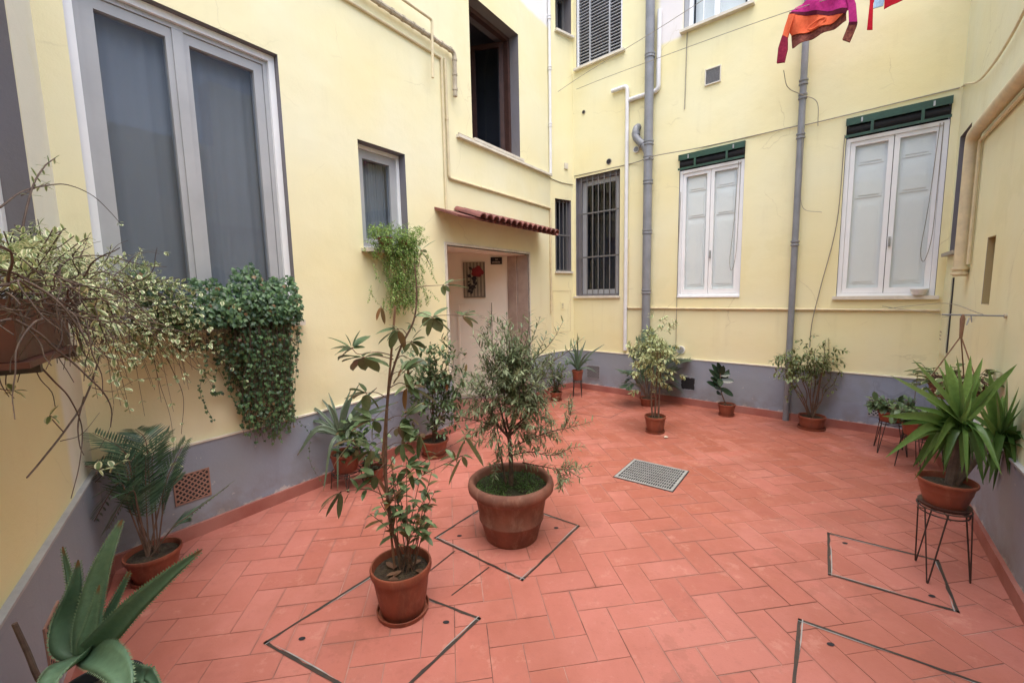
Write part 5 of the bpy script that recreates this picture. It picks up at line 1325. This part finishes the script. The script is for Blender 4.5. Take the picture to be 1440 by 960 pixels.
# ---------- fern-like hanging plant on the small sill
o = B.w(2.2, -.06, 2.035); tf = thing('sill_plant', o, 'bright green trailing plant spilling from the sill of the small left window', 'trailing plant')
for s_, rr in ((2.36, .06), (2.14, .075)):
    pp = B.w(s_, -.055, 0); potmesh(tf, pp.x, pp.y, 2.032, rr, rr*.75, .11, saucer=False)
ml, ms = MB(), MB()
for k in range(560):
    t_ = R(); s_ = U(1.95, 2.5); zt = U(1.98, 2.23)
    if k < 260: p = B.w(s_, U(-.2, .0), zt); dr = rdir(-.2, 1) - B.n*.3; l_ = U(.08, .14); g_ = .15
    else: p = B.w(2.26+random.gauss(0, .13), U(-.24, -.06), U(1.55, 2.08)); dr = V3((U(-.5, .5), U(-.5, .5), -1))-B.n*.2; l_ = U(.08, .18); g_ = .2
    P = branch(p, dr, l_, 4, g_, .3); ms.tube(P, .001, 3, cap=False); leaves_along(ml, P, 16, .025, .014, 60, 0, prof='oval', seg=2, bend=.3, pair=1)
ms.build('stems', M['stem'], tf, True, True); ml.build('foliage', M['l_fern'], tf, True, True, angle=None)

# ---------- ivy on the sill of the big window
o = B.w(.75, -.1, 1.42); ti = thing('ivy_planter', o, 'dark green ivy pouring out of a box on the sill of the big grey window', 'ivy')
mb = MB(); Mt = Matrix.Translation(B.P) @ Matrix.Rotation(B.rz(), 4, 'Z')
mb.box(.32, 1.08, -.19, -.07, 1.425, 1.55, M=Mt); mb.build('planter_box', M['brown'], ti, False, True)
ml, ms = MB(), MB()
def ivy_at(s_, off, z, S): 
    n_ = -B.n + V3((U(-.5, .5), U(-.5, .5), U(-.1, .8))); ivyleaf(ml, B.w(s_, off, z), n_, S, tip=-UP+V3((U(-.7, .7), U(-.7, .7), 0)))
def topz(s_): return 1.69 + .05*min(1, s_/.6) + .05*math.sin(s_*9) + .045*math.sin(s_*23+1) + .03*math.sin(s_*51)
for k in range(2300):                      # the mass on the box
    s_ = U(.16, 1.17) if R() < .5 else U(.5, 1.17); z = U(1.42, topz(s_)); off = -.12 - .14*math.sin(math.pi*min(1, max(0, (z-1.25)/(topz(s_)-1.2)))) + U(-.03, .04); ivy_at(s_, off, z, U(.012, .03))
def lowz(s_):
    if s_ < .35: return 1.42
    if s_ < .7: return 1.42 - (s_-.35)*.9
    if s_ < .78: return .95
    return .52 + .12*abs(s_-1.0)*4
for k in range(210):                       # hanging strands
    s0 = U(.45, 1.18) if R() < .3 else U(.72, 1.13); zb = lowz(s0)+U(-.03, .35)*(1 if s0 > .75 else .6); off = U(-.22, -.06)
    P = spline([B.w(s0, off, 1.6), B.w(s0+U(-.03, .03), off-.02, 1.3), B.w(s0+U(-.06, .04), off*.8, (1.3+zb)/2), B.w(s0+U(-.06, .03), min(-.03, off*.6), zb)], 5); ms.tube(P, .0013, 3, cap=False)
    L_ = 1.6-zb; n_ = int(L_/.032*U(.5, 1))
    for i in range(n_):
        x_ = (i+R())/n_*(len(P)-1.01); j = int(x_); q = P[j].lerp(P[j+1], x_-j)+rdir()*.018; ivyleaf(ml, q, -B.n+V3((U(-.6, .6), U(-.6, .6), U(-.2, .7))), U(.012, .026), tip=-UP+V3((U(-.7, .7), U(-.7, .7), 0)))
for (s0, zb) in ((.62, .95), (.72, .8), (.55, .78), (.80, .72)):   # thin single strands
    P = spline([B.w(s0, -.15, 1.45), B.w(s0+.03, -.12, 1.2), B.w(s0-.02, -.09, 1.0), B.w(s0+.05, -.05, zb)], 6); ms.tube(P, .0013, 3, cap=False)
    for q in P[4:]:
        for _ in (0, 1): ivyleaf(ml, q+rdir()*.012, -B.n+V3((U(-.6, .6), U(-.6, .6), .3)), U(.012, .02))
P = spline([B.w(1.15, -.06, .66), B.w(1.25, -.08, .5), B.w(1.2, -.15, .3), B.w(1.24, -.25, .12)], 6); ms.tube(P, .001, 3, cap=False)
for q in P[2:]: ivyleaf(ml, q+rdir()*.01, -B.n+rdir()*.5, U(.01, .016))
ms.build('ivy_stems', M['twig'], ti, False, True); ml.build('foliage', M['l_ivy'], ti, True, True, angle=None)

# ---------- trough with a tangle of variegated trailing stems, near left
o = L.w(-1.25, -.1, 1.44); tv = thing('trailing_planter', o, 'terracotta trough at the far left with a wild tangle of cream-edged trailing stems', 'trailing plant')
Mt = Matrix.Translation(L.P) @ Matrix.Rotation(L.rz(), 4, 'Z')
def trough(mb, x0, x1, y0, y1, z0, z1, t_=.012):
    mb.box(x0, x1, y0, y1, z0, z0+t_, M=Mt); mb.box(x0, x1, y0, y0+t_, z0+t_, z1, M=Mt); mb.box(x0, x1, y1-t_, y1, z0+t_, z1, M=Mt); mb.box(x0, x0+t_, y0+t_, y1-t_, z0+t_, z1, M=Mt); mb.box(x1-t_, x1, y0+t_, y1-t_, z0+t_, z1, M=Mt)
M['trough'] = pm('old_brown_trough', (.13, .042, .03), (.08, .03, .024), 9, .5)
TE = L.hit(98, 470, -.23)[0]
mb = MB(); trough(mb, -1.85, TE, -.23, -.07, 1.462, 1.61); mb.build('trough', M['trough'], tv, False, True)
mb = MB(); mb.box(-1.87, TE-.03, -.25, -.055, 1.445, 1.460, M=Mt); mb.build('drip_tray', M['trough'], tv, False, True)
mb = MB(); mb.box(-1.835, TE-.014, -.215, -.085, 1.48, 1.60, M=Mt); mb.build('soil', M['soil'], tv, False, True)
mb = MB()
for xx in (-1.75, -1.38):
    mb = MB(); mb.box(xx, xx+.02, -.24, -.001, 1.42, 1.443, M=Mt); mb.build('iron_bracket', M['black'], tv, False, True)
ms, ml = MB(), MB()
LWp = lambda s_, off, z: L.w(s_, off, z)
def near(u, v, off):                   # stay in front of both walls that meet in this corner
    d = ray(u, v).normalized(); c_ = []
    for W_ in (L, B):
        t_ = ((W_.P + W_.n*off - CAM).dot(W_.n)) / d.dot(W_.n)
        if t_ > 0: c_.append(t_)
    return CAM + d*min(c_)
# bare brown tangle
for k in range(210):
    p = near(U(5, 165), U(385, 450), U(-.34, -.12)); d = V3((U(-1, 1), U(-1, 1), U(-.5, .6))); P = branch(p, d, U(.15, .35), 7, .14, .45); P = spline(P, 3); ms.tube(P, lerp_r(U(.0015, .003), .001, len(P)), 4, cap=False)
for k in range(46):
    p = near(U(60, 160), U(400, 440), U(-.26, -.08)); q = near(U(120, 170), U(430, 510), U(-.2, -.06)); P = spline([p, p.lerp(q, .4)+rdir()*.06, p.lerp(q, .75)+rdir()*.05, q], 5); ms.tube(P, lerp_r(.0022, .001, len(P)), 4, cap=False)
# leafy shoots
for k in range(180):
    u = U(0, 215); vmid = 370 + (u/215)*25; p = near(u, vmid+U(-22, 42), U(-.30, -.05)); P = branch(p, V3((U(-.8, 1), U(-.8, .8), U(-.1, .9))), U(.06, .16), 4, .04, .25)
    ms.tube(P, .0013, 4, cap=False); leaves_along(ml, P, 12, .023, .010, 62, 0, pair=2, prof='oval', seg=3, bend=.2)
for k in range(46):
    u = U(150, 250); p = near(u, 400+U(-15, 90), U(-.28, -.1)); P = branch(p, V3((U(-.2, 1), U(-.6, .6), U(-.6, .5))), U(.08, .16), 4, .08, .25); ms.tube(P, .0013, 4, cap=False); leaves_along(ml, P, 7, .034, .022, 62, 0, pair=2, prof='oval', seg=3, bend=.2)
for k in range(58):
    u0_, v0_ = U(100, 250), U(385, 440); u1_ = u0_+U(20, 120); v1_ = v0_+U(30, 135); o_ = U(-.34, -.2)
    P = spline([near(u0_, v0_, o_), near(u0_*.6+u1_*.4+U(-8, 8), v0_*.7+v1_*.3, o_-.03), near(u1_, v1_, o_-.02)], 6); ms.tube(P, lerp_r(.0018, .0009, len(P)), 4, cap=False)
    leaves_along(ml, P, int(U(5, 9)), .034, .022, 62, .25, pair=2, prof='oval', seg=3, bend=.25)
def runner(pts, r=.002, off=-.15, lf=True, n=10, tip=True, ls=.036, start=.5, w=.024):
    P = spline([near(u, v, off+i*-.01) for i, (u, v) in enumerate(pts)], 7); ms.tube(P, lerp_r(r, r*.45, len(P)), 5)
    if lf: leaves_along(ml, P, n, ls, w, 65, start, pair=2, prof='oval', seg=4, bend=.25)
    return P
runner([(28, 380), (30, 330), (45, 265), (62, 235), (78, 222)], .004, ls=.03, w=.008, n=9, start=.45)
runner([(0, 292), (30, 270), (60, 262), (95, 260), (130, 275), (155, 298), (172, 318)], .003, ls=.034, n=2, start=.95)
runner([(30, 275), (55, 262), (70, 258)], .002, ls=.03, w=.008, n=4)
runner([(60, 365), (57, 330), (53, 308)], .002, ls=.03, w=.008, n=6); runner([(110, 370), (120, 345), (125, 330)], .002, ls=.03, w=.009, n=8, start=.2)
runner([(150, 430), (140, 500), (120, 560), (95, 600), (60, 645), (38, 671)], .0048, lf=False)
runner([(118, 558), (110, 595), (112, 625), (118, 640)], .003, lf=False); runner([(50, 508), (75, 535), (98, 560), (115, 600), (112, 650), (100, 700)], .003, lf=False)
runner([(130, 545), (160, 550), (190, 535), (230, 530)], .0022, lf=False); runner([(85, 620), (115, 610), (140, 580)], .0018, lf=False); runner([(90, 608), (70, 585), (80, 590)], .0018, n=2)
runner([(140, 630), (155, 600), (160, 570)], .0015, lf=False)
runner([(180, 440), (225, 490), (245, 525), (258, 560), (255, 610)], .003, n=4, start=.3)
runner([(200, 420), (235, 470), (265, 510), (290, 525), (300, 520)], .002, n=7, start=.2); runner([(230, 430), (290, 480), (340, 530), (350, 548)], .002, n=5, start=.2)
runner([(215, 500), (225, 540), (238, 580), (243, 610), (247, 650), (252, 667)], .0015, n=9, start=.62, ls=.045, w=.03); runner([(50, 470), (80, 490), (115, 500), (140, 505)], .0018, n=8, start=.4, ls=.05, w=.035)
runner([(20, 440), (50, 465), (70, 480)], .0018, n=6, start=.3, ls=.05, w=.035); runner([(-10, 545), (8, 548), (22, 549)], .0018, n=2, start=.8)
runner([(180, 360), (210, 352), (235, 356)], .0012, n=2, start=.9); runner([(120, 655), (150, 660), (185, 640)], .0014, n=5, start=.3, ls=.045, w=.03)
for k in range(24):
    u0_ = U(90, 240); v0_ = U(410, 450); u1_ = u0_+U(10, 110); v1_ = U(470, 585)
    runner([(u0_, v0_), (u0_*.6+u1_*.4, v0_*.5+v1_*.5-12), (u1_, v1_)], .0016, off=U(-.28, -.18), n=int(U(4, 9)), start=.3, ls=.036, w=.024)
ms.build('trailing_stems', M['twig'], tv, True, True, angle=None); ml.build('foliage', M['l_var'], tv, True, True, angle=None)

# white bowl on the right window sill
s_, z_ = D.hit(1292, 415, -.03); q = D.w(s_, -.012, W3[2]+.003)
bw = MB(); bw.lathe([(.035, 0), (.05, .004), (.066, .045), (.072, .065), (.068, .065), (.06, .045), (.045, .01), (.001, .008)], (0, 0, 0), 28)
o = bw.build('bowl', M['whiteplastic'], None, True); o.location = q; tag(o, 'small white plastic bowl on the sill of the right white window', 'bowl')
# ------------------------------------------------------------------ light
w = bpy.data.worlds.new('World'); scene.world = w; w.use_nodes = True
nt = w.node_tree; sky = nt.nodes.new('ShaderNodeTexSky'); sky.sky_type = 'NISHITA'; sky.sun_disc = False
SUN_EL, SUN_AZ = 74, 168          # azimuth clockwise from +Y
sky.sun_elevation = rad(SUN_EL); sky.sun_rotation = rad(SUN_AZ); sky.dust_density = 4; sky.ozone_density = .5; sky.air_density = 1
bg = nt.nodes['Background']; bg.inputs[1].default_value = .15; nt.links.new(sky.outputs[0], bg.inputs[0])
sl_ = bpy.data.lights.new('sun', 'SUN'); sl_.energy = 1.5; sl_.angle = rad(88); sl_.color = (1, .985, .96)
so = bpy.data.objects.new('sun', sl_); col.objects.link(so)
sd = Vector((math.sin(rad(SUN_AZ))*math.cos(rad(SUN_EL)), math.cos(rad(SUN_AZ))*math.cos(rad(SUN_EL)), math.sin(rad(SUN_EL))))
so.rotation_euler = sd.to_track_quat('Z', 'Y').to_euler(); so.location = (0, 0, 12)
vs = scene.view_settings; vs.view_transform = 'Standard'; vs.look = 'None'; vs.exposure = 1.25; vs.gamma = 1; vs.use_curve_mapping = False
scene.cycles.max_bounces = 8; scene.cycles.diffuse_bounces = 5; scene.cycles.transparent_max_bounces = 12
scene.cycles.use_denoising = True
